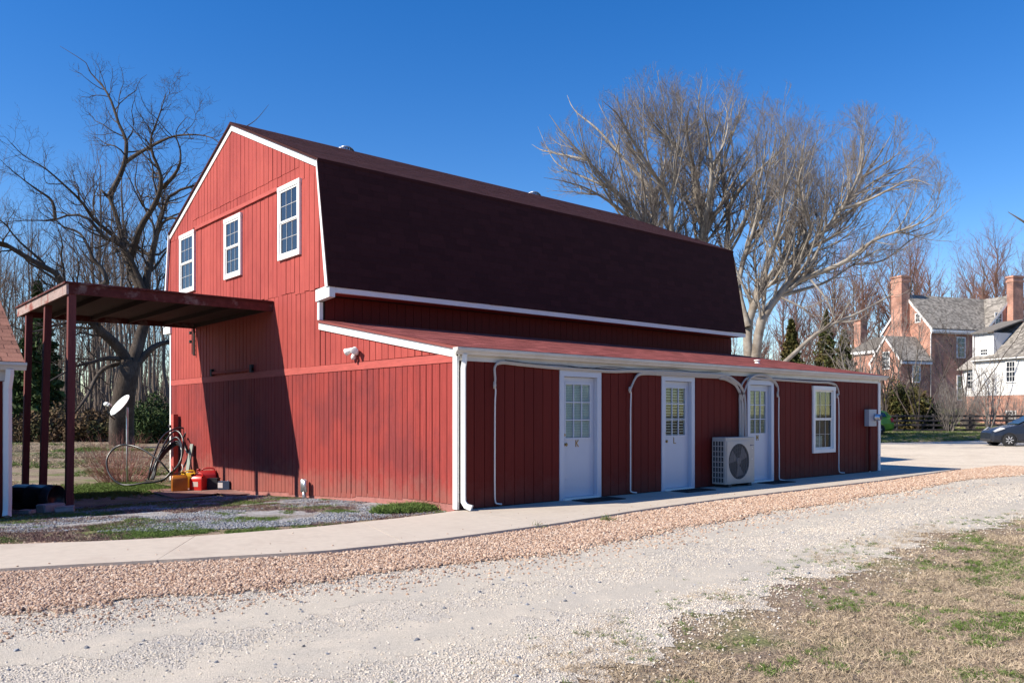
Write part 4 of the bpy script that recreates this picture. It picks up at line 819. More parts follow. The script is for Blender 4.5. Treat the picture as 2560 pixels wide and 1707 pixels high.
# black drum and blocks in the shade
dr = thing('black_barrel', 'black plastic barrel lying on its side in the shade behind the shed', 'barrel', (-4.15, 6.95, H(-4.2, 7) + .24), -.95)
MB().lathe([(.20, -.55), (.235, -.53), (.235, -.2), (.243, -.19), (.235, -.17), (.235, .15), (.243, .16), (.235, .18), (.235, .34), (.215, .35), (.21, .2)], (0, 0, 0), 20, 'x').build('shell', 'hose', dr, smooth=True)
for k, (x_, y_, rz, lab) in enumerate(((-4.18, 6.05, .5, 'grey concrete block lying in the shade by the front canopy post'), (-4.02, 5.75, -.3, 'broken pale concrete lump in front of the grey block'), (-4.55, 5.9, .9, 'small rough concrete piece beside the shed downspout'))):
    cb = thing('concrete_block', lab, 'block', (x_, y_, H(x_, y_) - .01), rz); s_ = (.2, .1, .17) if k == 0 else ((.14, .1, .13) if k == 1 else (.1, .09, .1))
    m_ = MB(); m_.box((-s_[0], -s_[1], 0), (s_[0], s_[1], s_[2])); o = m_.build('body', 'cblock', cb, bevel=.02)
    for v in o.data.vertices: v.co += Vector((R.uniform(-.012, .012), R.uniform(-.012, .012), R.uniform(-.006, .012)))
# dish
dz_ = H(*at(318, 1190, 21)[:2]); dpos = at(318, 1190, 21.0)
ds_ = thing('satellite_dish', 'white satellite dish on a grey pole in the back yard before the big tree', 'satellite dish', (dpos[0], dpos[1], dz_))
hp = 1.41 + (1039 - 1030) * 21 / F - dz_
MB().tube([(0, 0, -.05), (0, 0, .75), (0, 0, hp - .05), (.02, .05, hp + .12)], .027, 10).build('pole', 'galv', ds_, smooth=True)
Rv, Fv = RGT, FWD; nrm = np.array(-Rv * .60 - Fv * .55 + UP * .62); nrm /= np.linalg.norm(nrm); uu = np.cross(UP, nrm); uu /= np.linalg.norm(uu); vv = np.cross(nrm, uu)
dc = at(304, 1016, 21.0) - np.array(ds_.location); dm = MB(); rows = 6; ns = 28; vs = [tuple(dc)]
for i in range(1, rows + 1):
    r_ = i / rows
    for j in range(ns):
        a = 2 * PI * j / ns; vs.append(tuple(dc + uu * .40 * r_ * math.cos(a) + vv * .33 * r_ * math.sin(a) + nrm * .07 * r_ * r_))
fs = [(0, 1 + j, 1 + (j + 1) % ns) for j in range(ns)] + [(1 + (i - 1) * ns + j, 1 + i * ns + j, 1 + i * ns + (j + 1) % ns, 1 + (i - 1) * ns + (j + 1) % ns) for i in range(1, rows) for j in range(ns)]
do = dm.add(vs, fs).build('reflector', 'dish', ds_, smooth=True); so_ = do.modifiers.new('thick', 'SOLIDIFY'); so_.thickness = .015
lnb = at(266, 1010, 20.6) - np.array(ds_.location); foot = dc - vv * .36 + nrm * .05
MB().tube([foot - nrm * .12, foot, lnb - UP * .03], .016, 6).build('arm', 'ac_dark', ds_, smooth=True)
MB().tube([lnb - uu * .11, lnb - uu * .05, lnb + uu * .06, lnb + uu * .12], [.04, .055, .055, .035], 10).build('receiver', 'dish', ds_, smooth=True)
MB().tube([lnb + uu * .1, lnb + uu * .1 + nrm * -.09], [.045, .05], 10).build('receiver', 'dish', ds_, smooth=True)
mk = MB(); mc = dc + vv * .14 + uu * .02 + nrm * .019
mk.add([tuple(mc + uu * a + vv * b) for a, b in ((-.05, .04), (.05, .05), (.0, -.06))], [(0, 1, 2)]); mk.add([tuple(mc + uu * a + vv * b) for a, b in ((-.09, .04), (-.07, .05), (-.12, -.02), (-.14, -.02))], [(0, 1, 2, 3)])
mk.build('printed_mark', 'grey_box', ds_, normals=False)
# ---------------------------------------------------------------- trees
def unit(v): return v / (np.linalg.norm(v, axis=-1, keepdims=True) + 1e-9)
def tubes(P, Rd, m):      # P n*k*3, Rd n*k -> verts, quads
    n, k, _ = P.shape; T = np.empty_like(P); T[:, 1:-1] = P[:, 2:] - P[:, :-2]; T[:, 0] = P[:, 1] - P[:, 0]; T[:, -1] = P[:, -1] - P[:, -2]; T = unit(T)
    ref = np.where(np.abs(T[:, :1, 2:3]) > .8, np.array([[[1., .1, 0]]]), np.array([[[.1, .2, 1.]]])); ref = np.repeat(ref, k, 1)
    X = unit(np.cross(T, ref)); Y = np.cross(T, X); a = np.arange(m) * 2 * PI / m
    V = P[:, :, None] + (X[:, :, None] * np.cos(a)[None, None, :, None] + Y[:, :, None] * np.sin(a)[None, None, :, None]) * Rd[:, :, None, None]
    b = (np.arange(n)[:, None, None] * k + np.arange(k - 1)[None, :, None]) * m; j = np.arange(m)[None, None]; j2 = (j + 1) % m
    f = np.stack([b + j, b + j2, b + m + j2, b + m + j], -1).reshape(-1, 4)
    return V.reshape(-1, 3), f
def merge(L):
    Vs, Fs, o = [], [], 0
    for v, f in L: Vs.append(v); Fs.append(f + o); o += len(v)
    return np.concatenate(Vs), np.concatenate(Fs)
def resample(pts, rads, k):
    P = np.array(soft(pts, 6)); r0 = np.interp(np.linspace(0, 1, len(P)), np.linspace(0, 1, len(rads)), rads)
    s = np.concatenate([[0], np.cumsum(np.linalg.norm(np.diff(P, axis=0), axis=1))]); t = np.linspace(0, s[-1], k)
    return np.stack([np.interp(t, s, P[:, i]) for i in range(3)], 1), np.interp(t, s, r0), s[-1]
def spawn(P, Rd, per_m, ratio, lmin, lmax, ang, crook, trop, k, rng, rad=(.55, .012), tip=.35, t0=.15, flat=None):
    seg = np.linalg.norm(np.diff(P, axis=1), axis=2); ln = seg.sum(1); cnt = np.maximum(0, rng.poisson(ln * per_m * (1 - t0)))
    par = np.repeat(np.arange(len(P)), cnt); n = len(par)
    if n == 0: return np.zeros((0, k, 3)), np.zeros((0, k))
    t = t0 + (1 - t0) * rng.random(n) ** .8; x = t * (P.shape[1] - 1); i = np.minimum(x.astype(int), P.shape[1] - 2); f = (x - i)[:, None]
    p0 = P[par, i] * (1 - f) + P[par, i + 1] * f; tan = unit(P[par, i + 1] - P[par, i]); r0 = Rd[par, i] * (1 - f[:, 0]) + Rd[par, i + 1] * f[:, 0]
    rnd = rng.normal(size=(n, 3)); side = unit(rnd - tan * (rnd * tan).sum(1, keepdims=True)); a = np.radians(rng.uniform(ang[0], ang[1], n))[:, None]
    d = unit(tan * np.cos(a) + side * np.sin(a)); L = np.clip(ln[par] * ratio * (1.05 - .42 * t) * rng.uniform(.55, 1.25, n), lmin, lmax)
    out = np.zeros((n, k, 3)); out[:, 0] = p0; q = p0.copy()
    for s in range(1, k):
        d = unit(d + rng.normal(size=(n, 3)) * crook + np.array([0, 0, trop])); q = q + d * (L / (k - 1))[:, None]; out[:, s] = q
    rs = np.maximum(np.minimum(r0 * rad[0], L * .022 + rad[1]), rad[1] * .5)
    return out, rs[:, None] * np.linspace(1, tip, k)[None]
def inside_clip(br, lobes):
    P, Rr = br
    if lobes is None or len(P) == 0: return br
    n, k, _ = P.shape; ok = np.zeros((n, k), bool)
    for c, r in lobes: q = P - c; u = np.stack([q @ RGT / r[0], q @ FWD / r[2], q[..., 2] / r[1]], -1); ok |= (u ** 2).sum(-1) < 1
    bad = ~ok; first = np.where(bad.any(1), bad.argmax(1), k); f = np.clip(first / k, 0, 1); keep = (f > .12) | (first == k); f = np.where(first == k, 1, f)
    P = P[:, :1] + (P - P[:, :1]) * f[:, None, None]; return P[keep], Rr[keep]
def lobe(px, py, rx, ry, dep): return (at(px, py, dep), (rx * dep / F, ry * dep / F, rx * dep / F * .95))
def traced_tree(root, limbs, depth, rng, wander=2.0):
    # limbs: (pixel polyline, radius start, radius end, depth offset at start, at end)
    out = []
    for pts, r0, r1, d0, d1 in limbs:
        n = len(pts); dd = np.linspace(d0, d1, n) + np.concatenate([[0], np.cumsum(rng.normal(size=n - 1) * wander / n)])
        out.append(resample([at(x, y, depth + q) for (x, y), q in zip(pts, dd)], [r0, r1], 18)[:2])
    return np.array([o[0] for o in out]), np.array([o[1] for o in out])
def finish(t, trunk, limbs, crowns, mats):
    loc = np.array(t.location)
    V, Fq = merge([tubes(trunk[0] - loc, trunk[1], 10)] + [tubes(P - loc, r_, 6) for P, r_ in limbs if len(P)]); np_mesh('trunk', V, Fq, mats[0], t, smooth=True)
    for nm, L, m in crowns:
        V, Fq = merge([tubes(P - loc, r_, s_) for P, r_, s_ in L if len(P)]); np_mesh(nm, V, Fq, m, t, smooth=True)
# --- the old dark tree at the left
rng = np.random.default_rng(5)
d_ = 46.0; base = at(310, 1116, d_)
tl = thing('old_tree', 'big dark old tree with crooked bare limbs behind the canopy at the left', 'tree', (base[0], base[1], H(base[0], base[1]) - .1))
LL = [([(305, 1124), (304, 1060), (308, 1000), (318, 950), (326, 905)], .68, .50, 0, 0),
      ([(322, 945), (318, 905), (300, 875), (278, 850), (245, 822), (213, 780), (186, 735), (165, 720), (140, 683), (95, 660), (40, 627), (0, 606), (-60, 600)], .42, .17, 0, -6),
      ([(326, 930), (343, 870), (355, 830), (365, 780), (368, 735), (364, 709), (376, 654), (387, 606), (399, 555), (415, 507), (435, 480), (494, 460), (526, 408), (545, 370)], .46, .05, 0, 3),
      ([(362, 760), (352, 730), (344, 709), (316, 646), (304, 594), (293, 547), (273, 491)], .34, .20, 0, 2),
      ([(273, 491), (300, 440), (312, 404), (316, 353), (297, 310), (277, 250), (253, 211), (229, 187), (217, 159), (150, 116)], .20, .02, 2, 4),
      ([(277, 497), (262, 485), (253, 474)], .16, .09, 2, 2),
      ([(308, 410), (344, 385), (395, 357), (435, 341), (486, 337), (530, 345), (560, 372)], .16, .02, 2.5, -2),
      ([(322, 655), (336, 614), (352, 567), (387, 511), (403, 464), (399, 428), (384, 393), (376, 353), (390, 310), (403, 274), (415, 235)], .26, .03, 0, -3),
      ([(405, 470), (430, 445), (448, 415), (451, 377), (440, 330), (470, 290)], .15, .02, -1, -3),
      ([(310, 620), (285, 590), (237, 551), (206, 507), (162, 464), (111, 420), (60, 390), (20, 350)], .18, .02, 1, -5),
      ([(366, 745), (330, 655), (300, 610), (262, 595), (217, 543), (166, 539), (130, 551), (55, 551), (-20, 560)], .22, .02, 0, -3),
      ([(138, 547), (130, 503), (98, 478), (67, 456), (35, 430), (8, 408)], .12, .02, -1, -2),
      ([(258, 712), (267, 701), (252, 668), (234, 650), (221, 618), (198, 582), (158, 567), (138, 549)], .19, .06, -2, -2),
      ([(318, 900), (270, 895), (230, 905), (186, 917), (150, 938), (110, 960)], .22, .04, 0, -5),
      ([(330, 925), (355, 895), (375, 875), (395, 862), (420, 856), (470, 850)], .30, .2, 0, 2),
      ([(310, 905), (262, 920), (237, 950), (220, 985), (200, 1015), (180, 1040)], .17, .12, 0, -4),
      ([(278, 850), (235, 808), (190, 805), (140, 812), (80, 830), (20, 812)], .2, .04, -1, -6),
      ([(382, 625), (405, 560), (440, 545), (470, 560), (490, 600)], .15, .02, 0, -1),
      ([(545, 440), (580, 380), (600, 330), (640, 300), (672, 262)], .10, .015, 4, 4),
      ([(520, 430), (580, 400), (630, 350), (690, 330)], .08, .01, 4, 5)]
T = traced_tree(base, LL, d_, rng, 2.0)
T[1][1:] *= np.linspace(.82, .5, 18)
LB = [lobe(240, 470, 350, 400, d_), lobe(90, 600, 240, 260, d_), lobe(470, 430, 200, 260, d_), lobe(300, 800, 260, 300, d_), lobe(620, 330, 80, 90, d_)]
b0 = inside_clip(spawn(T[0][1:], T[1][1:], .58, .40, 2.0, 6.0, (25, 60), .16, .05, 18, rng, (.5, .025), .2, .3), LB); A = (np.concatenate([T[0][1:], b0[0]]), np.concatenate([T[1][1:], b0[1]]))
b1 = inside_clip(spawn(*A, 2.0, .28, .8, 3.4, (30, 70), .24, .09, 8, rng, (.42, .015), .3, .2), LB)
b2 = inside_clip(spawn(*b1, 3.6, .52, .5, 2.0, (30, 70), .26, .08, 6, rng, (.6, .012), .4, .15), LB)
b3 = spawn(*b2, 3.8, .6, .35, 1.2, (25, 65), .24, .07, 5, rng, (.65, .0095), .6, .2)
b4 = spawn(*b3, 2.2, .65, .25, .8, (20, 60), .2, .05, 4, rng, (.7, .008), .7, .2)
finish(tl, T, [b0, b1], [('crown', [(b2[0], b2[1], 5), (b3[0], b3[1], 3), (b4[0], b4[1], 3)], 'twig_dark')], ['bark_dark'])
# --- the pale multi-stemmed tree behind the barn
def e8(*p): return [(1300 + x / 2.036, 130 + y / 2.036) for x, y in p]
rng = np.random.default_rng(9); d_ = 40.0; base = at(1880, 1040, d_)
tr = thing('pale_tree', 'great spreading pale barked bare tree rising behind the right end of the barn', 'tree', (base[0], base[1], H(base[0], base[1]) - .2))
LR = [(e8((1180, 1900), (1165, 1600), (1160, 1400), (1210, 1240), (1290, 1120), (1390, 1060), (1470, 1000), (1560, 900), (1700, 680), (1780, 500), (1820, 400)), .42, .03, 0, 2),
      (e8((1185, 1800), (1220, 1400), (1300, 1260), (1370, 1170), (1440, 1040), (1540, 920), (1640, 800), (1720, 640), (1750, 520), (1745, 440)), .40, .03, 0, -3),
      (e8((1225, 1210), (1250, 1100), (1280, 1000), (1380, 880), (1410, 720), (1430, 560), (1450, 440), (1480, 360)), .26, .02, 0, 4),
      (e8((1370, 1180), (1500, 1130), (1650, 1070), (1800, 960), (1950, 905), (2080, 850), (2150, 760)), .24, .02, -1, -5),
      (e8((1300, 1250), (1420, 1215), (1560, 1170), (1700, 1080), (1820, 1010), (1960, 1010)), .16, .02, -1, 4),
      (e8((1280, 1640), (1400, 1530), (1500, 1440), (1600, 1380), (1720, 1330), (1830, 1270), (1900, 1230)), .17, .05, -5, -6),
      (e8((1390, 1060), (1450, 980), (1480, 900), (1440, 780), (1420, 640), (1480, 500), (1540, 430)), .18, .02, 0, -4),
      (e8((1560, 900), (1660, 830), (1800, 720), (1900, 640), (2000, 560), (2060, 520)), .17, .02, 1, 5),
      (e8((1640, 800), (1760, 760), (1880, 700), (1990, 650), (2100, 680)), .13, .015, -2, -6),
      (e8((1160, 1400), (1110, 1200), (1130, 1090), (1150, 1010), (1200, 900), (1250, 760), (1330, 620), (1340, 450), (1330, 380)), .26, .02, 0, 5),
      (e8((1210, 1240), (1290, 1000), (1330, 840), (1350, 700), (1400, 560), (1400, 420)), .18, .02, 0, -4),
      (e8((1680, 750), (1770, 610), (1850, 490), (1900, 400)), .13, .02, 1, 3),
      (e8((1740, 640), (1870, 560), (1970, 480)), .10, .015, 1, -3),
      (e8((1640, 800), (1800, 660), (1960, 590), (2060, 600)), .11, .015, -1, 2),
      (e8((1130, 1090), (1190, 900), (1240, 700), (1280, 540), (1310, 430)), .17, .02, 1, -2),
      (e8((1700, 1080), (1850, 1060), (2000, 950), (2120, 900), (2170, 740)), .10, .015, 0, 3),
      (e8((1480, 1160), (1560, 1260), (1600, 1360), (1630, 1450)), .08, .02, -2, -3),
      (e8((1330, 1250), (1450, 1310), (1520, 1380), (1560, 1400)), .08, .02, -3, -4)]
T = traced_tree(base, LR, d_, rng, 2.5)
def leafless(T, rng, lobes, up=.10):
    T[1][:] *= np.linspace(.66, .45, 18); cl = lambda b: inside_clip(b, lobes)
    a0 = cl(spawn(T[0], T[1], .75, .42, 2.5, 6.5, (16, 42), .06, .07, 18, rng, (.6, .02), .25, .30)); A = (np.concatenate([T[0], a0[0]]), np.concatenate([T[1], a0[1]]))
    a1 = cl(spawn(*A, 2.4, .30, 1.0, 3.4, (22, 55), .09, up, 8, rng, (.45, .013), .35, .25))
    a2 = cl(spawn(*a1, 3.8, .50, .6, 2.0, (20, 50), .11, up, 6, rng, (.6, .011), .45, .12))
    a3 = cl(spawn(*a2, 5.2, .58, .4, 1.2, (18, 48), .12, up * .7, 5, rng, (.65, .009), .6, .15))
    a4 = cl(spawn(*a3, 3.3, .65, .3, .8, (15, 45), .12, up * .5, 4, rng, (.75, .0075), .7, .2))
    return a0, a1, a2, a3, a4
a0, a1, a2, a3, a4 = leafless(T, rng, [lobe(2030, 650, 360, 390, d_), lobe(1870, 600, 310, 340, d_), lobe(2130, 780, 250, 260, d_), lobe(1900, 900, 170, 280, d_), lobe(1900, 520, 170, 260, d_), lobe(2190, 560, 190, 270, d_)])
finish(tr, T, [a0, a1], [('crown', [(a2[0], a2[1], 3), (a3[0], a3[1], 3)], 'twig_pale'), ('fine_twigs', [(a4[0], a4[1], 3)], 'twig_fine')], ['bark_pale'])
rng = np.random.default_rng(19); d_ = 43.0; base = at(1700, 1045, d_)
tm = thing('pale_tree', 'dense rounded bare tree whose stems fan up from behind the middle of the barn roof', 'tree', (base[0], base[1], H(base[0], base[1]) - .2))
LM = [(e8((815, 1850), (850, 1300), (925, 950), (925, 800), (900, 650), (800, 480), (690, 370), (640, 260)), .44, .03, 0, 2),
      (e8((925, 950), (960, 780), (975, 600), (960, 430), (940, 300), (950, 210)), .26, .02, 0, -3),
      (e8((830, 1850), (1000, 1300), (1050, 1000), (1060, 800), (1030, 620), (1080, 420), (1120, 320), (1110, 260)), .38, .02, 0, 3),
      (e8((1060, 800), (1120, 700), (1230, 590), (1330, 490), (1360, 400)), .2, .02, 1, -3),
      (e8((800, 1750), (780, 1200), (770, 900), (765, 750), (680, 620), (560, 430), (500, 320), (420, 250)), .34, .02, 0, -4),
      (e8((790, 1700), (720, 1200), (690, 860), (690, 720), (740, 560), (740, 400), (780, 280)), .28, .02, 0, 4),
      (e8((790, 1750), (680, 1100), (600, 850), (480, 700), (340, 550), (220, 420), (150, 320)), .32, .02, 0, -2),
      (e8((620, 900), (480, 780), (350, 700), (230, 660), (120, 640)), .16, .015, 0, -5),
      (e8((690, 720), (560, 580), (400, 400), (280, 300), (240, 220)), .2, .02, 1, 4),
      (e8((900, 640), (860, 480), (850, 350), (870, 250)), .16, .015, 1, -4),
      (e8((1050, 1000), (1130, 880), (1200, 720), (1240, 560), (1250, 450), (1260, 390)), .18, .02, 0, -4),
      (e8((925, 950), (1010, 800), (1100, 640), (1180, 500), (1220, 390)), .2, .02, 0, 2),
      (e8((340, 550), (200, 520), (110, 500), (60, 470)), .12, .015, -1, 2),
      (e8((480, 700), (330, 640), (180, 560), (90, 380)), .12, .015, -1, 5),
      (e8((980, 590), (1040, 460), (1060, 340), (1030, 250)), .13, .015, -1, 3)]
T = traced_tree(base, LM, d_, rng, 2.5)
a0, a1, a2, a3, a4 = leafless(T, rng, [lobe(1660, 510, 330, 345, d_), lobe(1800, 470, 260, 310, d_), lobe(1490, 600, 190, 380, d_), lobe(1410, 520, 85, 170, d_), lobe(1740, 900, 200, 300, d_), lobe(1890, 500, 150, 260, d_)], .11)
finish(tm, T, [a0, a1], [('crown', [(a2[0], a2[1], 3), (a3[0], a3[1], 3)], 'twig_pale'), ('fine_twigs', [(a4[0], a4[1], 3)], 'twig_fine')], ['bark_pale'])
# --- tree just outside the right edge, branch tips reaching in
rng = np.random.default_rng(29); d_ = 30.0; base = at(2760, 1090, d_)
te = thing('bare_tree', 'bare tree beyond the right edge, only twig tips reaching into view', 'tree', (base[0], base[1], H(base[0], base[1]) - .1))
LE = [([(2760, 1110), (2765, 900), (2750, 700), (2740, 450), (2720, 200), (2740, 0)], .3, .05, 0, 1), ([(2752, 760), (2680, 640), (2610, 590), (2560, 555), (2520, 530)], .12, .01, 0, -1),
      ([(2745, 600), (2680, 540), (2610, 510), (2570, 480)], .10, .01, 0, 1), ([(2725, 260), (2660, 180), (2600, 120), (2575, 106)], .08, .01, 0, -1), ([(2728, 160), (2650, 80), (2600, 45), (2570, 28)], .07, .01, 0, -1), ([(2752, 820), (2700, 700), (2640, 640), (2590, 590)], .09, .01, 0, 0)]
T = traced_tree(base, LE, d_, rng, .6)
b1 = spawn(T[0], T[1], .5, .2, .4, 1.2, (25, 55), .15, .05, 6, rng, (.5, .012), .4, .35); b2 = spawn(*b1, 1.4, .5, .25, .7, (25, 55), .15, .05, 5, rng, (.6, .007), .5, .2)
finish(te, T, [], [('crown', [(b1[0], b1[1], 5), (b2[0], b2[1], 3)], 'twig_pale')], ['bark_pale'])
# --- woodland behind on the left, reddish trees behind the houses
def wood_proto(seed, h, lean, r0, clear, den, mats, upr=.12, sp=.28):
    rng = np.random.default_rng(seed); k = 12; z = np.linspace(-.3, h, k); x = np.cumsum(rng.normal(size=k)) * .12 + lean * z / h; y_ = np.cumsum(rng.normal(size=k)) * .12
    P = np.stack([x, y_, z], 1)[None]; Rr = (r0 * np.linspace(1, .12, k) ** .9)[None]
    Pm, Rm = P, Rr
    if clear < .4:
        add = spawn(P, Rr, 6 / h, .62, h * .3, h * .6, (18, 38), .06, .10, 12, rng, (.62, .05), .12, clear); 
        if len(add[0]): Pm = np.concatenate([P, add[0]]); Rm = np.concatenate([Rr, add[1]])
    b1 = spawn(Pm, Rm, den, sp, 1.0, 5.5, (25, 55), .10, upr, 7, rng, (.5, .02), .3, clear); b2 = spawn(*b1, 2.2, .45, .6, 2.4, (20, 50), .12, upr, 5, rng, (.6, .014), .5, .15); b3 = spawn(*b2, 2.4, .5, .4, 1.3, (20, 50), .12, .06, 4, rng, (.7, .011), .6, .15)
    V1, F1 = tubes(Pm, Rm, 7); V2, F2 = merge([tubes(p, q, s) for p, q, s in ((b1[0], b1[1], 4), (b2[0], b2[1], 3), (b3[0], b3[1], 3)) if len(p)])
    return V1, F1, V2, F2
def plant_proto(name, label, cat, loc, group, data, mats):
    t = thing(name, label, cat, loc, 0, group); np_mesh('trunk', data[0], data[1], mats[0], t, smooth=True); np_mesh('crown', data[2], data[3], mats[1], t, smooth=True); return t
def ratio_pos(px, dep): p = at(px, 1039, dep); return p[0], p[1]
protos = [wood_proto(100 + i, (19, 23, 17, 21, 15)[i], (.6, -.5, 1.2, -.9, .3)[i], (.17, .21, .13, .18, .10)[i], (.4, .5, .35, .45, .3)[i], .85, None) for i in range(5)]
pr = []; R2 = random.Random(3)
for i in range(120):
    px = R2.uniform(-160, 470); dep = R2.uniform(70, 118); x_, y_ = ratio_pos(px, dep)
    if i < 5:
        t = plant_proto('woodland_tree', 'slender bare tree in the wood behind the back yard', 'tree', (x_, y_, H(x_, y_)), 'slender trees of the wood at the left', protos[i], ('wood_bark', 'wood_twig')); pr.append(t)
    else: t = copy_tree(pr[i % 5], (x_, y_, H(x_, y_)), R2.uniform(0, 6.28), R2.uniform(.75, 1.12))
rp = [wood_proto(200 + i, (19, 16, 21)[i], (.5, -.6, .2)[i], (.3, .24, .34)[i], .2, 2.5, None, .13, .32) for i in range(3)]
pr = []
spots = [(1990, 104, .85), (2050, 128, 1.2), (2160, 132, 1.2), (2290, 130, 1.25), (2380, 134, 1.25), (2500, 132, 1.25), (1960, 100, .75), (2020, 112, .85), (2075, 108, .95), (2130, 118, 1.0), (2200, 120, 1.02), (2265, 112, 1.0), (2330, 122, 1.08), (2400, 114, 1.0), (2460, 120, 1.0), (2520, 116, .95), (2580, 112, .92), (2640, 120, 1.0), (1900, 108, .7), (1840, 112, .72), (2235, 135, 1.2), (2440, 138, 1.22), (2100, 138, 1.05), (2560, 140, 1.15)]
for i, (px, dep, s_) in enumerate(spots):
    x_, y_ = ratio_pos(px, dep); z_ = H(x_, y_)
    if i < 3:
        t = plant_proto('budding_tree', 'reddish bare tree rising behind the brick house roofs', 'tree', (x_, y_, z_), 'reddish bare trees behind the houses', rp[i], ('wood_bark', 'twig_red')); t.scale = (s_,) * 3; pr.append(t)
    else: copy_tree(pr[i % 3], (x_, y_, z_), R2.uniform(0, 6.28), s_)
def far_wood(name, pxa, pxb, da, db, n, hmin, hmax, seed, m='wood_twig'):
    rng = np.random.default_rng(seed); px = rng.uniform(pxa, pxb, n); dep = rng.uniform(da, db, n); g = CAM[None] + (FWD[None] + RGT[None] * ((px - W0 / 2) / F)[:, None]) * dep[:, None]; k = 6
    z0 = hgt(g[:, 0], g[:, 1]); h_ = rng.uniform(hmin, hmax, n); t = np.linspace(0, 1, k); P = np.zeros((n, k, 3)); P[:, :, 0] = g[:, :1] + np.cumsum(rng.normal(size=(n, k)) * .25, 1); P[:, :, 1] = g[:, 1:2] + np.cumsum(rng.normal(size=(n, k)) * .25, 1); P[:, :, 2] = z0[:, None] - .2 + h_[:, None] * t
    Rr = rng.uniform(.06, .17, n)[:, None] * np.linspace(1, .2, k); b1 = spawn(P, Rr, 1.0, .24, 1.0, 4.5, (25, 60), .12, .12, 4, rng, (.5, .03), .4, .2); b2 = spawn(*b1, 1.2, .5, .6, 2.0, (20, 50), .14, .08, 3, rng, (.7, .022), .6, .15)
    V, Fq = merge([tubes(P, Rr, 4), tubes(b1[0], b1[1], 3), tubes(b2[0], b2[1], 3)]); stuff(np_mesh(name, V, Fq, m, None, smooth=True))
far_wood('far_woodland', -900, 520, 118, 160, 760, 8, 16, 301)
far_wood('far_woodland', 1780, 2800, 150, 200, 380, 8, 17, 302, 'twig_red')
far_wood('woodland_brush', -700, 480, 66, 112, 1100, 1.2, 5.0, 303, 'wood_twig')
far_wood('woodland_brush', 1800, 2250, 66, 110, 320, 1.5, 5.0, 304, 'twig_pale')
def wood_ring(name, az0, az1, da, db, n, hmin, hmax, seed, m='wood_twig'):
    rng = np.random.default_rng(seed); az = np.radians(rng.uniform(az0, az1, n)); dep = rng.uniform(da, db, n); gx_ = CAM[0] + np.sin(az) * dep; gy_ = CAM[1] + np.cos(az) * dep; k = 4; h_ = rng.uniform(hmin, hmax, n); t = np.linspace(0, 1, k)
    P = np.zeros((n, k, 3)); P[:, :, 0] = gx_[:, None] + np.cumsum(rng.normal(size=(n, k)) * .3, 1); P[:, :, 1] = gy_[:, None] + np.cumsum(rng.normal(size=(n, k)) * .3, 1); P[:, :, 2] = hgt(gx_, gy_)[:, None] - .2 + h_[:, None] * t
    Rr = rng.uniform(.12, .3, n)[:, None] * np.linspace(1, .25, k); b1 = spawn(P, Rr, .9, .3, 1.5, 6, (25, 70), .15, .08, 3, rng, (.6, .09), .5, .05); V, Fq = merge([tubes(P, Rr, 4), tubes(b1[0], b1[1], 3)]); stuff(np_mesh(name, V, Fq, m, None))
wood_ring('added_woods_behind_viewer', 118, 262, 60, 95, 700, 9, 18, 401)  # unseen trees, added for pane reflections and to cut low sky fill
# --- leafy masses
def leaves(n, size, shape, rng, upb=.3, asp=.5):
    P = shape(n, rng); n = len(P); a = unit(rng.normal(size=(n, 3)) + np.array([0, 0, upb])); b = unit(np.cross(a, rng.normal(size=(n, 3)))); s = size * rng.uniform(.5, 1.4, n)[:, None]
    V = np.stack([P - a * s - b * s * asp, P - a * s + b * s * asp, P + a * s + b * s * asp * .6, P + a * s - b * s * asp * .6], 1).reshape(-1, 3)
    return V, (np.arange(n)[:, None] * 4 + np.arange(4)[None])
def dome(rx, ry, h, z0=0.0, clumps=26, seed=1, power=.45):
    r_ = np.random.default_rng(seed); C = unit(r_.normal(size=(clumps, 3))); C[:, 2] = np.abs(C[:, 2]); C = C * r_.uniform(.55, .92, (clumps, 1)); cr = r_.uniform(.22, .40, clumps)
    def f(n, rng):
        i = rng.integers(0, clumps, n); d = unit(rng.normal(size=(n, 3))) * (rng.random((n, 1)) ** power) * cr[i][:, None]; q = C[i] + d
        return q * np.array([rx, ry, h]) + np.array([0, 0, z0])
    return f
def cone(r0, h, z0, tiers=12, seed=1):
    r_ = np.random.default_rng(seed)
    def f(n, rng):
        t = rng.random(n) ** 1.3; a = rng.random(n) * 2 * PI; lob = .75 + .25 * np.sin(a * 5 + t * 14 + seed) + .2 * np.sin(t * tiers * 6.28 / 1.0)
        rr = r0 * (1 - t) * (.35 + .65 * rng.random(n) ** .4) * lob + .08
        return np.stack([rr * np.cos(a), rr * np.sin(a), z0 + h * t], 1)
    return f
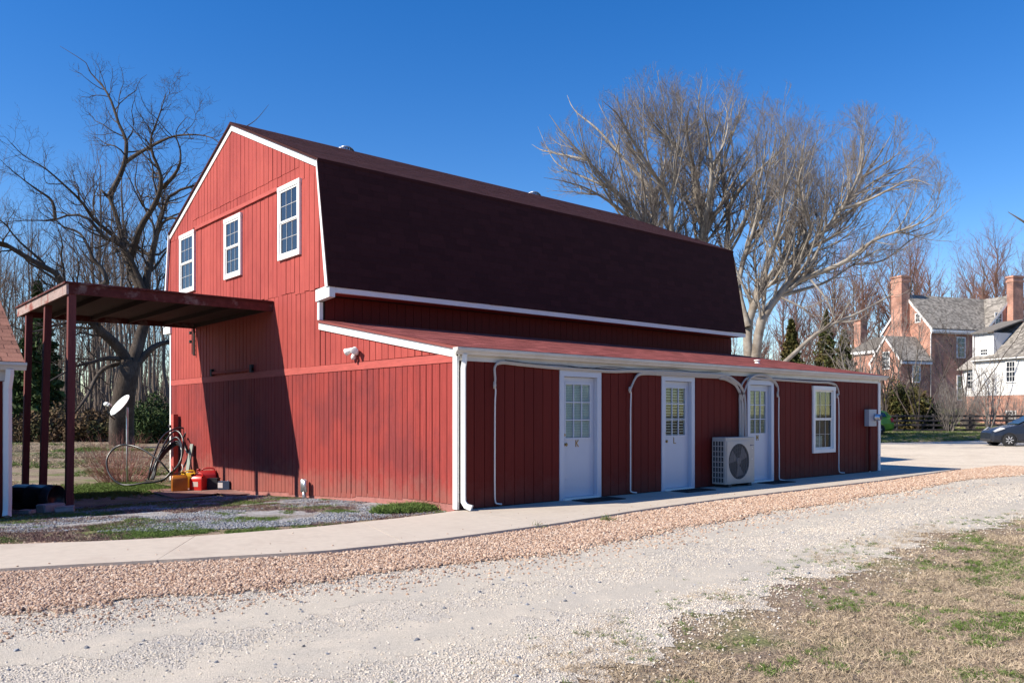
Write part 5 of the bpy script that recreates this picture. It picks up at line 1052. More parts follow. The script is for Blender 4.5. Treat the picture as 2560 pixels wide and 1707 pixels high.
def bush(name, label, cat, px, dep, rx, h, n, size, m, seed, group=None, kindf='dome', z0=.0, trunk=True, base=None):
    x_, y_ = ratio_pos(px, dep); rng = np.random.default_rng(seed); t = thing(name, label, cat, (x_, y_, H(x_, y_) - .05), 0, group)
    V, Fq = leaves(n, size, dome(rx, rx, h, z0, 26, seed) if kindf == 'dome' else cone(rx, h, z0, 11, seed), rng)
    k = 8 if kindf == 'dome' else 1
    if kindf == 'dome':
        az = rng.random(k) * 6.28; P = np.stack([np.stack([np.cos(az) * rx * .55 * q, np.sin(az) * rx * .55 * q, np.full(k, -.1) + (h * .72) * q], 1) for q in np.linspace(0, 1, 5)], 1); Rr = np.tile(np.linspace(.05, .015, 5) * max(h / 3, .5), (k, 1))
    else: P = np.array([[[0, 0, -.1], [0, 0, h * .4], [0.05, 0, h * .75], [0, 0, h]]]); Rr = np.array([[.14, .1, .06, .02]]) * h / 8
    v1, f1 = tubes(P, Rr, 6); np_mesh('trunk' if kindf != 'dome' else 'stem', v1, f1, 'bark_dark', t, smooth=True); np_mesh('foliage', V, Fq, m, t); return t
bush('hedge_shrub', 'dark olive evergreen hedge between the old tree and the barn corner', 'hedge', 385, 54, 2.5, 3.0, 9000, .085, 'ever', 31)
bush('evergreen_shrub', 'loose brown green shrub left of the old tree trunk', 'shrub', 243, 58, 2.2, 2.4, 3800, .10, 'bramble', 32)
bush('pine_tree', 'green pine showing between the canopy posts at the left', 'pine tree', 95, 66, 2.6, 11.5, 7000, .20, 'ever', 33, None, 'cone', 1.0)
bush('pine_tree', 'smaller dark pine right behind the shed roof', 'pine tree', 40, 72, 2.6, 7.0, 5000, .2, 'ever', 34, None, 'cone', .6)
for i, (px, dep, rx, h, m, lab) in enumerate(((60, 56, 2.6, 2.0, 'bramble', 'low brown thicket behind the shed corner'), (140, 58, 3.0, 2.4, 'bramble', 'tangled brown thicket seen between the canopy posts'), (200, 56, 2.4, 2.0, 'bramble', 'brown thicket left of the brown green shrub'), (300, 62, 2.5, 1.6, 'bramble', 'low brown thicket right behind the old tree trunk'))):
    bush('thicket', lab, 'thicket', px, dep, rx, h, 3800, .11, m, 40 + i)
for i, (px, dep, r0, h, lab, mm) in enumerate(((2110, 74, 2.1, 7.0, 'bronze green cedar beside the left wing of the brick house', 'cedar'), (1978, 66, 1.9, 8.0, 'tall brown cedar behind the fallen pale limb', 'cedar'), (2065, 88, 2.6, 10.5, 'tall dark cedar left of the brick chimney', 'cedar'), (1905, 60, 2.3, 4.6, 'dark green cedar low behind the lean-to roof', 'ever'), (2150, 92, 2.5, 10.0, 'bronze cedar close behind the left chimney', 'cedar'))):
    bush('cedar', lab, 'cedar', px, dep, r0, h, 6500, .14, mm, 50 + i, None, 'cone', .3)
bush('rounded_shrub', 'big rounded olive brown evergreen in front of the brick wing', 'shrub', 2258, 60, 1.75, 4.1, 12000, .085, 'cedar', 61)
bush('rounded_shrub', 'smaller dark green shrub right of the big rounded evergreen', 'shrub', 2330, 60, .9, 2.4, 3500, .075, 'ever', 62)
def stems(name, label, cat, px, dep, n, h, spread, m, seed, r0=.02, sub=2.2, y_=None, up=.05, leng=None, base=.25):
    x_, yy_ = ratio_pos(px, dep); rng = np.random.default_rng(seed); t = thing(name, label, cat, (x_, yy_, H(x_, yy_) - .03)); k = 8
    az = rng.random(n) * 2 * PI; tl_ = rng.uniform(.1, 1, n) * spread; L = h * rng.uniform(.6, 1.1, n); p = np.stack([np.cos(az) * base * rng.random(n), np.sin(az) * base * rng.random(n), np.zeros(n)], 1); d = unit(np.stack([np.cos(az) * tl_, np.sin(az) * tl_, np.ones(n)], 1)); P = np.zeros((n, k, 3)); P[:, 0] = p
    for s in range(1, k): d = unit(d + rng.normal(size=(n, 3)) * .08 + np.array([0, 0, up])); p = p + d * (L / (k - 1))[:, None]; P[:, s] = p
    Rr = np.tile(np.linspace(r0, r0 * .3, k), (n, 1)); b1 = spawn(P, Rr, sub, .4, .15, h * .4, (20, 50), .12, .06, 5, rng, (.6, r0 * .4), .5, .25); b2 = spawn(*b1, sub * 1.3, .5, .1, h * .25, (20, 50), .12, .05, 4, rng, (.7, r0 * .3), .5, .2)
    v, f = tubes(P, Rr, 5); np_mesh('stem', v, f, m, t, smooth=True); v, f = merge([tubes(a, b, 3) for a, b in (b1, b2) if len(a)]); np_mesh('twigs', v, f, m, t); return t
stems('red_bush', 'bare reddish twiggy bush in the back yard behind the pipe coil', 'bush', 305, 21.8, 210, 1.35, 1.5, 'redstem', 71, .006, 3.2, base=.6)
stems('bare_shrub', 'bare multi stemmed grey shrub in front of the brick wall by the fence', 'shrub', 2372, 57, 60, 3.4, .6, 'twig_pale', 72, .022, 2.2)
stems('bare_shrub', 'bare spreading shrub against the white house', 'shrub', 2425, 60, 70, 3.2, .8, 'twig_pale', 73, .02, 2.2)
stems('sapling', 'pale slender sapling in front of the white clapboard house', 'sapling', 2470, 56, 9, 5.2, .5, 'twig_pale', 74, .05, 2.0, base=.1)
stems('bare_shrub', 'low bare shrub beside the dark car behind the fence', 'shrub', 2535, 58, 60, 2.6, .8, 'twig_pale', 75, .02, 2.0)
stems('slender_tree', 'dark slender bare tree just right of the barn end', 'tree', 2205, 56, 4, 8.0, .3, 'twig_dark', 76, .075, 1.7, base=.15)
stems('slender_tree', 'thin leaning bare tree crossing the front of the brick house', 'tree', 2300, 58, 5, 7.5, .6, 'twig_dark', 77, .055, 1.6, base=.15)
stems('slender_tree', 'bare twiggy tree standing close before the wing of the brick house', 'tree', 2250, 66, 6, 9.0, .5, 'twig_pale', 90, .07, 2.0, base=.2)
stems('slender_tree', 'bare twiggy tree between the brick house and the white house', 'tree', 2398, 63, 5, 8.5, .45, 'twig_dark', 91, .06, 2.0, base=.2)
stems('slender_tree', 'bare tree left of the brick wing among the cedars', 'tree', 2150, 64, 6, 9.0, .5, 'twig_pale', 92, .07, 2.0, base=.2)
for i, (px, dep, h) in enumerate(((1925, 55, 4.0), (1985, 60, 4.4), (2040, 58, 3.6), (1870, 52, 3.4))):
    stems('tangled_shrub', ('grey twiggy shrub low behind the barn end beneath the pale tree', 'grey twiggy shrub between the barn end and the cedars', 'grey twiggy shrub below the fallen limb', 'grey twiggy shrub closest to the barn end wall')[i], 'shrub', px, dep, 40, h, .6, 'twig_pale', 80 + i, .03, 1.6)

# ---------------------------------------------------------------- fence
P0, P1 = at(2242, 1077, 57), at(2420, 1085, 57); dirf = unit(P1 - P0); dirf[2] = 0; stp = 2.55
fn = thing('paddock_fence', 'black four rail wooden fence beyond the gravel lot', 'fence', (P0[0], P0[1], 0))
fp_ = [P0 + dirf * stp * k for k in range(-5, 10)]
for k, q in enumerate(fp_):
    z = H(q[0], q[1]); MB().box((-.065, -.065, -.2), (.065, .065, 1.28)).build('post', 'fence', fn).location = Vector((q[0] - P0[0], q[1] - P0[1], z))
    if k < len(fp_) - 1:
        e = fp_[k + 1]; ze_ = H(e[0], e[1]); off = np.array([-dirf[1], dirf[0], 0]) * -.085
        for r_ in (.16, .50, .82, 1.13):
            a = np.array([q[0], q[1], z + r_ + R.uniform(-.02, .02)]) + off; b = np.array([e[0], e[1], ze_ + r_ + R.uniform(-.02, .02)]) + off
            MB().beam(a + dirf * .003, b - dirf * .003, .03, .14).build('rail', 'fence', fn, off=fn.location)

# ---------------------------------------------------------------- houses
HA = math.radians(-21.5)
def rowed(parent, O, U, V, ln, vl, tab, expo, m='shake'):
    return join_sh('roof_shakes', shingles(O, U, V, ln, vl, tab, expo), m, parent)
def hwin(parent, x, z, w_, h_, y_, axis='y', nx=2, nz=4):
    def B(mb, u0, u1, d0, d1, a, b): mb.box((u0, y_ - d1, a), (u1, y_ - d0, b)) if axis == 'y' else mb.box((y_ - d1, u0, a), (y_ - d0, u1, b))
    f = MB(); t = .11
    B(f, x, x + t, 0, .05, z, z + h_); B(f, x + w_ - t, x + w_, 0, .05, z, z + h_); B(f, x + t, x + w_ - t, 0, .05, z, z + t); B(f, x + t, x + w_ - t, 0, .05, z + h_ - t, z + h_)
    B(f, x + t, x + w_ - t, 0, .045, z + h_ / 2 - .03, z + h_ / 2 + .03)
    for k in range(1, nx): u = x + t + (w_ - 2 * t) * k / nx; B(f, u - .015, u + .015, 0, .03, z + t, z + h_ - t)
    for k in range(1, nz): q = z + t + (h_ - 2 * t) * k / nz; B(f, x + t, x + w_ - t, 0, .028, q - .015, q + .015)
    fr = f.build('window', 'house_white', parent); g = MB(); B(g, x + t, x + w_ - t, -.01, .012, z + t, z + h_ - t); g.build('pane', 'glass', fr); return fr
A = at(2326, 1039, 80.0); zb = H(A[0], A[1])
hs_ = thing('brick_house', 'two storey old brick house with grey shake roof and tall brick chimneys', 'house', (A[0], A[1], zb), HA)
E_, RZ, W_ = 10.2 - zb, 13.55 - zb, 6.05
m_ = MB(); m_.prism([(0, 0, -.5), (0, W_, -.5), (0, W_, E_), (0, W_ / 2, RZ), (0, 0, E_)], (14, 0, 0)); m_.build('wall', 'brick', hs_)
s_len = math.hypot(W_ / 2 + .3, RZ - E_ + .33)
def hroof(x0, x1, y0, y1, ym, ze, zr, nm='roof', both=True):
    MB().prism([(x0, y0, ze), (x0, ym, zr), (x0, ym, zr + .08), (x0, y0, ze + .08)], (x1 - x0, 0, 0)).build(nm, 'shake', hs_); MB().prism([(x0, ym + .001, zr), (x0, y1, ze), (x0, y1, ze + .08), (x0, ym + .001, zr + .08)], (x1 - x0, 0, 0)).build(nm, 'shake', hs_)
    rowed(hs_, (x0, y0 - .01, ze + .085), (1, 0, 0), (0, ym - y0, zr - ze), x1 - x0, math.hypot(ym - y0, zr - ze), .26, .2)
def hrake(x, y0, y1, ym, ze, zr, w_=.3):
    for ya in (y0, y1): MB().prism([(x, ya, ze), (x, ym, zr), (x, ym, zr - w_), (x, ya, ze - w_)], (-.05, 0, 0)).build('rake_board', 'house_white', hs_)
hroof(-.1, 11, -.35, W_ + .35, W_ / 2, E_ - .35, RZ + .02); hrake(-.1, -.33, W_ + .33, W_ / 2, E_ - .3, RZ + .05)
MB().box((-.05, -.36, E_ - .62), (7.0, -.02, E_ - .38)).build('cornice', 'house_white', hs_)
den = MB()
for k in range(34): den.box((.1 + k * .2, -.30, E_ - .74), (.2 + k * .2, -.02, E_ - .625))
stuff(den.build('dentils', 'house_white', hs_))
MB().tube([(-.1, -.3, E_ - .5), (-.05, -.1, E_ - .9), (-.05, -.08, .3)], .05, 8).build('downspout', 'house_white', hs_, smooth=True)
hwin(hs_, 3.3, 5.1, 1.15, 2.1, 0); hwin(hs_, 3.35, .9, 1.2, 2.5, 0); hwin(hs_, 1.15, E_ + .45, .72, .95, 0, 'x', 2, 3); hwin(hs_, W_ - 1.95, E_ + .45, .72, .95, 0, 'x', 2, 3); hwin(hs_, .2 + 6.6, .9, 1.0, 2.3, 0)
# left chimney: stack with shoulders
def stack(x0, x1, y0, y1, z0, z1): 
    c = MB().box((x0, y0, z0), (x1, y1, z1)).build('chimney', 'brick', hs_); MB().box((x0 - .07, y0 - .07, z1 - .45), (x1 + .07, y1 + .07, z1 - .25)).build('chimney_band', 'brick', c); MB().box((x0 - .09, y0 - .09, z1 + .001), (x1 + .09, y1 + .09, z1 + .18)).build('chimney_cap', 'brick', c); return c
cy = W_ / 2 + .15
stack(-1.05, -.02, cy - .62, cy + .75, 0, 15.3 - zb); m_ = MB(); m_.prism([(-1.15, cy - 1.1, -.5), (-1.15, cy - 1.1, E_ - 1.6), (-1.15, cy - .65, E_ - .3), (-1.15, cy + .8, E_ - .3), (-1.15, cy + 1.25, E_ - 1.6), (-1.15, cy + 1.25, -.5)], (1.11, 0, 0)); m_.build('chimney_base', 'brick', hs_)
stack(1.2, 2.1, W_ + 4.6, W_ + 5.6, 0, 11.9 - zb)
# small front wing on the gable
cw, hw, L3 = 1.81, 1.83, 3.75; z7, z9 = 6.95 - zb, 9.15 - zb
m_ = MB(); m_.prism([(-L3, cw - hw, -.5), (-L3, cw + hw, -.5), (-L3, cw + hw, z7), (-L3, cw, z9), (-L3, cw - hw, z7)], (L3 - .001, 0, 0)); m_.build('wing_wall', 'brick', hs_)
hroof(-L3 - .1, -.002, cw - hw - .3, cw + hw + .3, cw, z7 - .3, z9 + .03, 'wing_roof'); hrake(-L3 - .1, cw - hw - .28, cw + hw + .28, cw, z7 - .27, z9 + .05, .26)
MB().box((-L3, cw - hw - .28, z7 - .55), (-.05, cw - hw - .005, z7 - .32)).build('cornice', 'house_white', hs_)
hwin(hs_, cw - .55, z7 - 1.0, .95, 1.75, -L3, 'x', 3, 4); hwin(hs_, -2.3, 2.6, 1.0, 1.7, cw - hw)
MB().tube([(-L3 - .1, cw + hw + .2, z7 - .3), (-L3 - .06, cw + hw + .05, z7 - .8), (-L3 - .06, cw + hw + .03, 0)], .05, 8).build('downspout', 'house_white', hs_, smooth=True)
# left low wing behind
m_ = MB().box((-3.2, cw + hw + .01, -.5), (-.4, cw + hw + 3.6, 8.05 - zb)); m_.build('wing_wall', 'brick', hs_)
MB().prism([(-3.45, cw + hw + .02, 8.05 - zb), (-3.45, cw + hw + 3.9, 8.05 - zb), (-1.4, cw + hw + 2.4, 9.5 - zb), (-1.4, cw + hw + .02, 9.5 - zb)], (1.0, 0, -.01)).build('wing_roof', 'shake', hs_)
MB().box((-3.4, cw + hw + .03, 7.72 - zb), (-3.21, cw + hw + 3.7, 8.03 - zb)).build('cornice', 'house_white', hs_)
# right cross wing with its gable to the front
x0, x1, xm = 7.0, 13.8, 10.4; yf = -.25
m_ = MB(); m_.prism([(x0, yf, -.5), (x1, yf, -.5), (x1, yf, E_), (xm, yf, RZ), (x0, yf, E_)], (0, W_ + .2, 0)); m_.build('wing_wall', 'brick', hs_)
for sx, xa_ in ((1, x0 - .35), (-1, x1 + .35)):
    MB().prism([(xa_, yf - .1, E_ - .38), (xm, yf - .1, RZ + .03), (xm, yf - .1, RZ + .11), (xa_, yf - .1, E_ - .30)], (0, W_ + .5, 0)).build('wing_roof', 'shake', hs_)
    MB().prism([(xa_, yf - .11, E_ - .32), (xm, yf - .11, RZ + .06), (xm, yf - .11, RZ - .24), (xa_, yf - .11, E_ - .62)], (0, .04, 0)).build('rake_board', 'house_white', hs_)
rowed(hs_, (x0 - .36, W_ + .2, E_ - .3), (0, -1, 0), (xm - x0 + .35, 0, RZ - E_ + .4), W_ + .5, math.hypot(xm - x0 + .35, RZ - E_ + .4), .26, .2)
stack(xm - .75, xm + .65, yf - .75, yf - .02, 0, 15.3 - zb); hwin(hs_, xm - 2.35, E_ + .35, 1.0, 1.25, yf); hwin(hs_, xm + 1.15, E_ + .35, .95, 1.25, yf)
# white house in front
Bp = at(2437, 1039, 66.0); zw = H(Bp[0], Bp[1])
wh = thing('white_house', 'white clapboard house with shaded dormer in front of the brick house', 'house', (Bp[0], Bp[1], zw), HA)
Y0 = -9.0; tb, tw, tr_ = 3.0 - zw, 6.0 - zw, 8.9 - zw
MB().box((0, Y0, -.6), (6, 0, tb)).build('foundation', 'brick', wh); MB().box((.01, Y0, tb + .001), (6, -.001, tw)).build('wall', 'clap', wh)
cb_ = MB(); z = tb
while z < tw - .02: cb_.prism([(-.03, Y0, z), (.009, Y0, z), (.009, Y0, z + .13), (-.008, Y0, z + .13)], (0, -Y0, 0)); z += .133
stuff(cb_.build('clapboards', 'clap', wh))
MB().prism([(-.3, Y0, tw - .05), (3, Y0, tr_), (6.3, Y0, tw - .05), (6.3, Y0, tw - .13), (3, Y0, tr_ - .1), (-.3, Y0, tw - .13)], (0, -Y0 + .15, 0)).build('roof', 'shake', wh)
MB().prism([(.02, 0, tw), (3, 0, tr_ - .1), (6, 0, tw)], (0, -.1, 0)).build('gable', 'clap', wh)
rowed(wh, (-.31, .15, tw - .045), (0, -1, 0), (3.3, 0, tr_ - tw + .05), -Y0 + .15, math.hypot(3.3, tr_ - tw + .05), .26, .2)
MB().box((-.32, Y0, tw - .22), (-.02, .1, tw - .135)).build('cornice', 'house_white', wh)
d = MB(); d.prism([(-.02, -.02, tw - .02), (-.02, -1.75, tw - .02), (-.02, -1.75, tw + 1.95), (-.02, -.02, tw + 1.95)], (2.6, 0, 0)); d.build('dormer', 'clap', wh)
MB().prism([(-.3, .12, tw + 1.96), (-.3, -1.95, tw + 1.96), (3.0, -1.95, tr_ + .1), (3.0, .12, tr_ + .1)], (0, 0, .1)).build('dormer_roof', 'shake', wh)
MB().box((-.12, .02, tb), (-.03, .1, tw + 1.9)).build('downspout', 'house_white', wh); hwin(wh, -1.3, tw + .15, .8, .62, -.02, 'x', 3, 2); hwin(wh, -3.7, tb + .95, .9, 1.7, -.03, 'x', 3, 4); hwin(wh, -3.7, .25, .9, .7, -.0, 'x', 3, 2)
m_ = MB().box((.6, .11, -.6), (4.5, 1.7, tb)); m_.build('foundation', 'brick', wh); MB().box((.6, .11, tb + .001), (4.5, 1.7, tw - .75)).build('lean_to_wall', 'clap', wh)
MB().prism([(.3, .11, tw - .75), (.3, 2.0, tw - .75), (2.2, 1.9, tw + .5), (2.2, .11, tw + .5)], (0, 0, -.08)).build('lean_to_roof', 'shake', wh); hwin(wh, .45, tb + .55, .85, 1.5, .6, 'x', 2, 4)

# ---------------------------------------------------------------- cars
def car(label, loc, heading, paint, prof, L, Wd):
    # prof: list of (x, sill z, belt z, roof z, half width, roof half width); x runs from nose 0 to tail L
    t = thing('parked_car', label, 'car', loc, heading, None); n = len(prof); vs = []; fs = []
    for x, zs, zb_, zr, hw_, rw in prof:
        ring = [(-hw_ * .86, zs), (-hw_ * .98, zs + .12), (-hw_, (zs + zb_) / 2 + .05), (-hw_ * .95, zb_), (-rw, zr - .05 * (zr > zb_ + .1)), (-rw * .75, zr), (0, zr + .02), (rw * .75, zr), (rw, zr - .05 * (zr > zb_ + .1)), (hw_ * .95, zb_), (hw_, (zs + zb_) / 2 + .05), (hw_ * .98, zs + .12), (hw_ * .86, zs)]
        vs += [(x, a, b) for a, b in ring]
    k = 13
    for i in range(n - 1): fs += [(i * k + j, i * k + (j + 1) % k, (i + 1) * k + (j + 1) % k, (i + 1) * k + j) for j in range(k)]
    fs += [tuple(range(k)), tuple((n - 1) * k + j for j in range(k - 1, -1, -1))]
    MB().add(vs, fs).build('body', paint, t, smooth=False, bevel=0)
    return t
def wheel(t, x, y_, r_, w_=.2):
    tb_ = MB().lathe([(r_ * .62, -w_ / 2), (r_ * .93, -w_ / 2), (r_, -w_ * .35), (r_, w_ * .35), (r_ * .93, w_ / 2), (r_ * .62, w_ / 2)], (x, y_, r_), 24, 'y').build('wheel', 'rubber', t, smooth=True)
    rm = MB(); s = -1 if y_ < 0 else 1; yo = y_ + s * w_ * .38
    rm.lathe([(r_ * .63, yo - y_ + s * .02), (r_ * .56, yo - y_ + s * .02), (r_ * .55, yo - y_ - s * .05)], (x, y_, r_), 24, 'y', caps=False)
    for k in range(7):
        a = 2 * PI * k / 7; rm.beam((x + .05 * math.cos(a), yo + s * .005, r_ + .05 * math.sin(a)), (x + r_ * .58 * math.cos(a), yo, r_ + r_ * .58 * math.sin(a)), .03, .055, (0, 1, 0))
    rm.lathe([(.06, yo - y_ + s * .012), (.001, yo - y_ + s * .018)], (x, y_, r_), 12, 'y'); rm.build('rim', 'alloy', tb_)
    MB().lathe([(r_ * 1.14, -.01), (r_ * 1.02, .0), (r_ * 1.02, -.02)], (x, y_ + s * .085, r_), 24, 'y', caps=False).build('arch', 'p_car', tb_)
PR = [(0, .30, .62, .64, .62, .45), (.10, .22, .70, .74, .78, .60), (.45, .18, .82, .86, .85, .68), (.95, .18, .92, .97, .87, .70), (1.25, .18, .95, 1.03, .87, .68), (1.75, .18, .98, 1.32, .88, .64), (2.2, .18, .99, 1.52, .88, .62), (2.8, .18, 1.0, 1.58, .88, .62), (3.4, .18, 1.02, 1.53, .88, .61), (3.85, .20, 1.03, 1.42, .86, .58), (4.15, .26, 1.00, 1.12, .82, .60), (4.28, .34, .85, .92, .76, .60)]
def car_parts(t, side):
    s = side; y_ = .88
    for nm, poly in (('windscreen', [(1.22, -.60, 1.06), (1.22, .60, 1.06), (2.14, .55, 1.53), (2.14, -.55, 1.53)]), ('rear_window', [(3.70, -.55, 1.44), (3.70, .55, 1.44), (4.19, .60, 1.05), (4.19, -.60, 1.05)])): MB().prism([(a, b, c + .012) for a, b, c in poly], (0, 0, .012)).build(nm, 'car_glass', t)
    for s in (-1, 1):
        for nm, q in (('side_window', [(1.55, 1.03), (1.95, 1.36), (2.25, 1.46), (2.62, 1.49), (2.62, 1.05)]), ('side_window', [(2.70, 1.05), (2.70, 1.49), (3.35, 1.45), (3.55, 1.10)]), ('quarter_window', [(3.60, 1.10), (3.42, 1.44), (3.72, 1.38), (3.85, 1.14)])):
            P = [(x, s * (.862 - (z - 1.0) * .46 + .012), z) for x, z in q]; MB().prism(P, (0, s * .012, 0)).build(nm, 'car_glass', t)
        for xx in (2.66, ): MB().box((xx - .006, min(s * .872, s * .884), .35), (xx + .006, max(s * .872, s * .884), 1.0)).build('door_seam', 'p_car', t)
        MB().box((2.35, min(s * .87, s * .905), .84), (2.55, max(s * .87, s * .905), .87)).build('door_handle', 'car_blue' if t['label'].startswith('dark') else 'car_green', t)
        MB().box((1.35, min(s * .83, s * 1.02), 1.0), (1.5, max(s * .83, s * 1.02), 1.12)).build('mirror', 'p_car', t, bevel=.02)
        MB().prism([(.10, s * .60, .70), (.13, s * .80, .68), (.55, s * .845, .84), (.40, s * .70, .88)], (-.01, s * .012, .03)).build('headlight', 'lamp', t)
        MB().prism([(4.10, s * .845, .78), (4.27, s * .78, .78), (4.20, s * .76, 1.05), (4.05, s * .83, 1.05)], (.02, s * .012, 0)).build('tail_light', 'tail', t)
        for xx in (.72, 3.4): wheel(t, xx, s * .80, .31)
        MB().box((.6 + .65, min(s * .86, s * .885), .20), (3.1, max(s * .86, s * .885), .27)).build('sill', 'p_car', t)
    MB().box((4.2, -.7, .34), (4.33, .7, .48)).build('rear_bumper', 'p_car', t, bevel=.02); MB().box((-.03, -.6, .24), (.08, .6, .36)).build('front_bumper', 'p_car', t, bevel=.02); MB().lathe([(.07, 0), (.06, .02), (.001, .022)], (4.30, 0, .80), 14, 'x').build('badge', 'silver', t)
q = at(2522, 1100, 39.0); back = RGT * 1.0 - FWD * .16; hd = math.atan2(back[1], back[0]); nose = q - unit(back) * .72 + np.array([-back[1], back[0], 0]) * .80
c1_ = car('dark slate blue hatchback parked on the gravel lot, cut by the right edge', (nose[0], nose[1], H(nose[0], nose[1])), hd, 'car_blue', PR, 4.3, 1.75); car_parts(c1_, 1)
q = at(2246, 1092, 52.0); back = RGT * .93 + FWD * -.35; hd = math.atan2(back[1], back[0]); nose = q - unit(back) * 4.25 + FWD * .8
c2_ = car('lime green hatchback mostly hidden behind the right end of the barn', (nose[0], nose[1], H(nose[0], nose[1])), hd, 'car_green', [(a, b, c, d * 1.02, e, f) for a, b, c, d, e, f in PR], 4.3, 1.75); car_parts(c2_, 1)

# ---------------------------------------------------------------- stones and grass
def scatter(name, protos, pos, rot, scl, idx):
    me = bpy.data.meshes.new(name); n = len(pos); me.vertices.add(n); me.vertices.foreach_set('co', np.asarray(pos, np.float32).ravel())
    a = me.attributes.new('rot', 'FLOAT_VECTOR', 'POINT'); a.data.foreach_set('vector', np.asarray(rot, np.float32).ravel())
    a = me.attributes.new('scl', 'FLOAT', 'POINT'); a.data.foreach_set('value', np.asarray(scl, np.float32)); a = me.attributes.new('idx', 'INT', 'POINT'); a.data.foreach_set('value', np.asarray(idx, np.int32))
    o = bpy.data.objects.new(name, me); COL.objects.link(o); stuff(o)
    g = bpy.data.node_groups.new(name, 'GeometryNodeTree'); g.interface.new_socket('Geometry', in_out='INPUT', socket_type='NodeSocketGeometry'); g.interface.new_socket('Geometry', in_out='OUTPUT', socket_type='NodeSocketGeometry')
    N, L = g.nodes, g.links; gi = N.new('NodeGroupInput'); go = N.new('NodeGroupOutput'); jn = N.new('GeometryNodeJoinGeometry')
    def attr(nm, ty): q = N.new('GeometryNodeInputNamedAttribute'); q.data_type = ty; q.inputs['Name'].default_value = nm; return q.outputs['Attribute']
    ra, sa, ia = attr('rot', 'FLOAT_VECTOR'), attr('scl', 'FLOAT'), attr('idx', 'INT')
    er = N.new('FunctionNodeEulerToRotation'); L.new(ra, er.inputs[0])
    for i, p in enumerate(protos):
        oi = N.new('GeometryNodeObjectInfo'); oi.inputs['Object'].default_value = p; oi.inputs['As Instance'].default_value = True
        cp = N.new('FunctionNodeCompare'); cp.data_type = 'INT'; cp.operation = 'EQUAL'; L.new(ia, cp.inputs[2]); cp.inputs[3].default_value = i
        ip = N.new('GeometryNodeInstanceOnPoints'); L.new(gi.outputs[0], ip.inputs['Points']); L.new(cp.outputs[0], ip.inputs['Selection']); L.new(oi.outputs['Geometry'], ip.inputs['Instance']); L.new(er.outputs[0], ip.inputs['Rotation']); L.new(sa, ip.inputs['Scale']); L.new(ip.outputs[0], jn.inputs[0])
    L.new(jn.outputs[0], go.inputs[0]); md = o.modifiers.new('scatter', 'NODES'); md.node_group = g; return o
def proto(name, V, Fq, m, smooth=False):
    o = np_mesh(name, V, Fq, m, None, smooth); COL.objects.unlink(o); return o
def stone_protos(m, n=5):
    out = []
    for i in range(n):
        bm = bmesh.new(); bmesh.ops.create_icosphere(bm, subdivisions=1 if i else 1, radius=1)
        sx = np.array([1, R.uniform(.6, .95), R.uniform(.45, .75)])
        for v in bm.verts: v.co = Vector(np.array(v.co) * sx * R.uniform(.78, 1.15))
        bm.verts.ensure_lookup_table(); V = np.array([v.co for v in bm.verts]); Fq = np.array([[q.index for q in f.verts] for f in bm.faces]); bm.free(); out.append(proto('stone', V, Fq, m))
    return out
SR = np.random.default_rng(77)
def visible(x, y, margin=.06):
    dx, dy = x - CAM[0], y - CAM[1]; d = dx * FWD[0] + dy * FWD[1]; lat = dx * RGT[0] + dy * RGT[1]; u = lat / np.maximum(d, .1); v = (1.41 - hgt(x, y)) / np.maximum(d, .1)
    return (d > 3) & (np.abs(u) < .625 + margin) & (v < .326 + margin * .5), d
def cloud(n, x0, x1, y0, y1, dens, bias=1.0):
    # candidates thinned by distance so that near ground is dense
    x = SR.uniform(x0, x1, n); y = SR.uniform(y0, y1, n); vis, d = visible(x, y); keep = vis & (SR.random(n) < np.clip((6.0 / np.maximum(d, 3)) ** bias, 0, 1)) ; x, y, d = x[keep], y[keep], d[keep]; k = SR.random(len(x)) < dens(x, y); return x[k], y[k], d[k]
def put_stones(name, m, x, y, d, smin, smax, dz=.0, grow=.035):
    n = len(x); s = SR.uniform(smin, smax, n) * (SR.random(n) ** .7 * .6 + .6) * (1 + grow * np.maximum(d - 6, 0)); z = hgt(x, y) + dz + s * .15
    scatter(name, stone_protos(m), np.stack([x, y, z], 1), SR.uniform(0, 6.28, (n, 3)) * np.array([.12, .12, 1]), s, SR.integers(0, 5, n))
def band(v, c, w_): return np.exp(-((v - c) / w_) ** 2)
tk1 = line([(-14, -3.9), (-5.6, -4.08), (-3.8, -4.14), (1.1, -3.72), (6, -3.62), (11, -3.15), (20, -3.2)]); tk2 = line([(-14, -5.2), (-5, -5.15), (-2.6, -5.25), (.3, -5.45), (5.8, -5.2), (12, -5.0), (20, -5.2)])
def road_d(x, y):
    inside = (y > y_grass(x) - .15) & (y < y_pink(x) + .05); t = .80 * (1 - .98 * band(y, tk1(x), .44)) * (1 - .96 * band(y, tk2(x), .40)); n_ = fbm(x * 1.3, y * 1.3, 4)
    nearp = np.clip((y_pink(x) - y) / .55, 0, 1); t = t * (.35 + .65 * nearp); fr = np.clip((y - y_grass(x) + .15) / .5, .15, 1); return inside * np.clip(t * (.25 + 1.3 * n_) * fr, 0, 1)
x, y, d = cloud(560000, -8, 22, -7.4, -2.2, road_d, 1.6); put_stones('road_stones', 'st_white', x, y, d, .0045, .0105, .004)
x, y, d = cloud(60000, -8, 14, -7.2, -2.6, lambda x, y: .022 * (y > y_grass(x)) * (y < y_pink(x)), 1.2); put_stones('dark_drive_stones', 'st_grey', x, y, d, .007, .019, .004)
x, y, d = cloud(40000, -8, 12, -2.6, 2, lambda x, y: .06 * (y > y_walk(x) + .01) * (y < y_walk_in(x)) * (y < -.5) * np.clip(1.1 - (y - y_walk(x)) / .5, .05, 1), .8); put_stones('stray_stones', 'st_pink', x, y, d, .005, .012, .05)
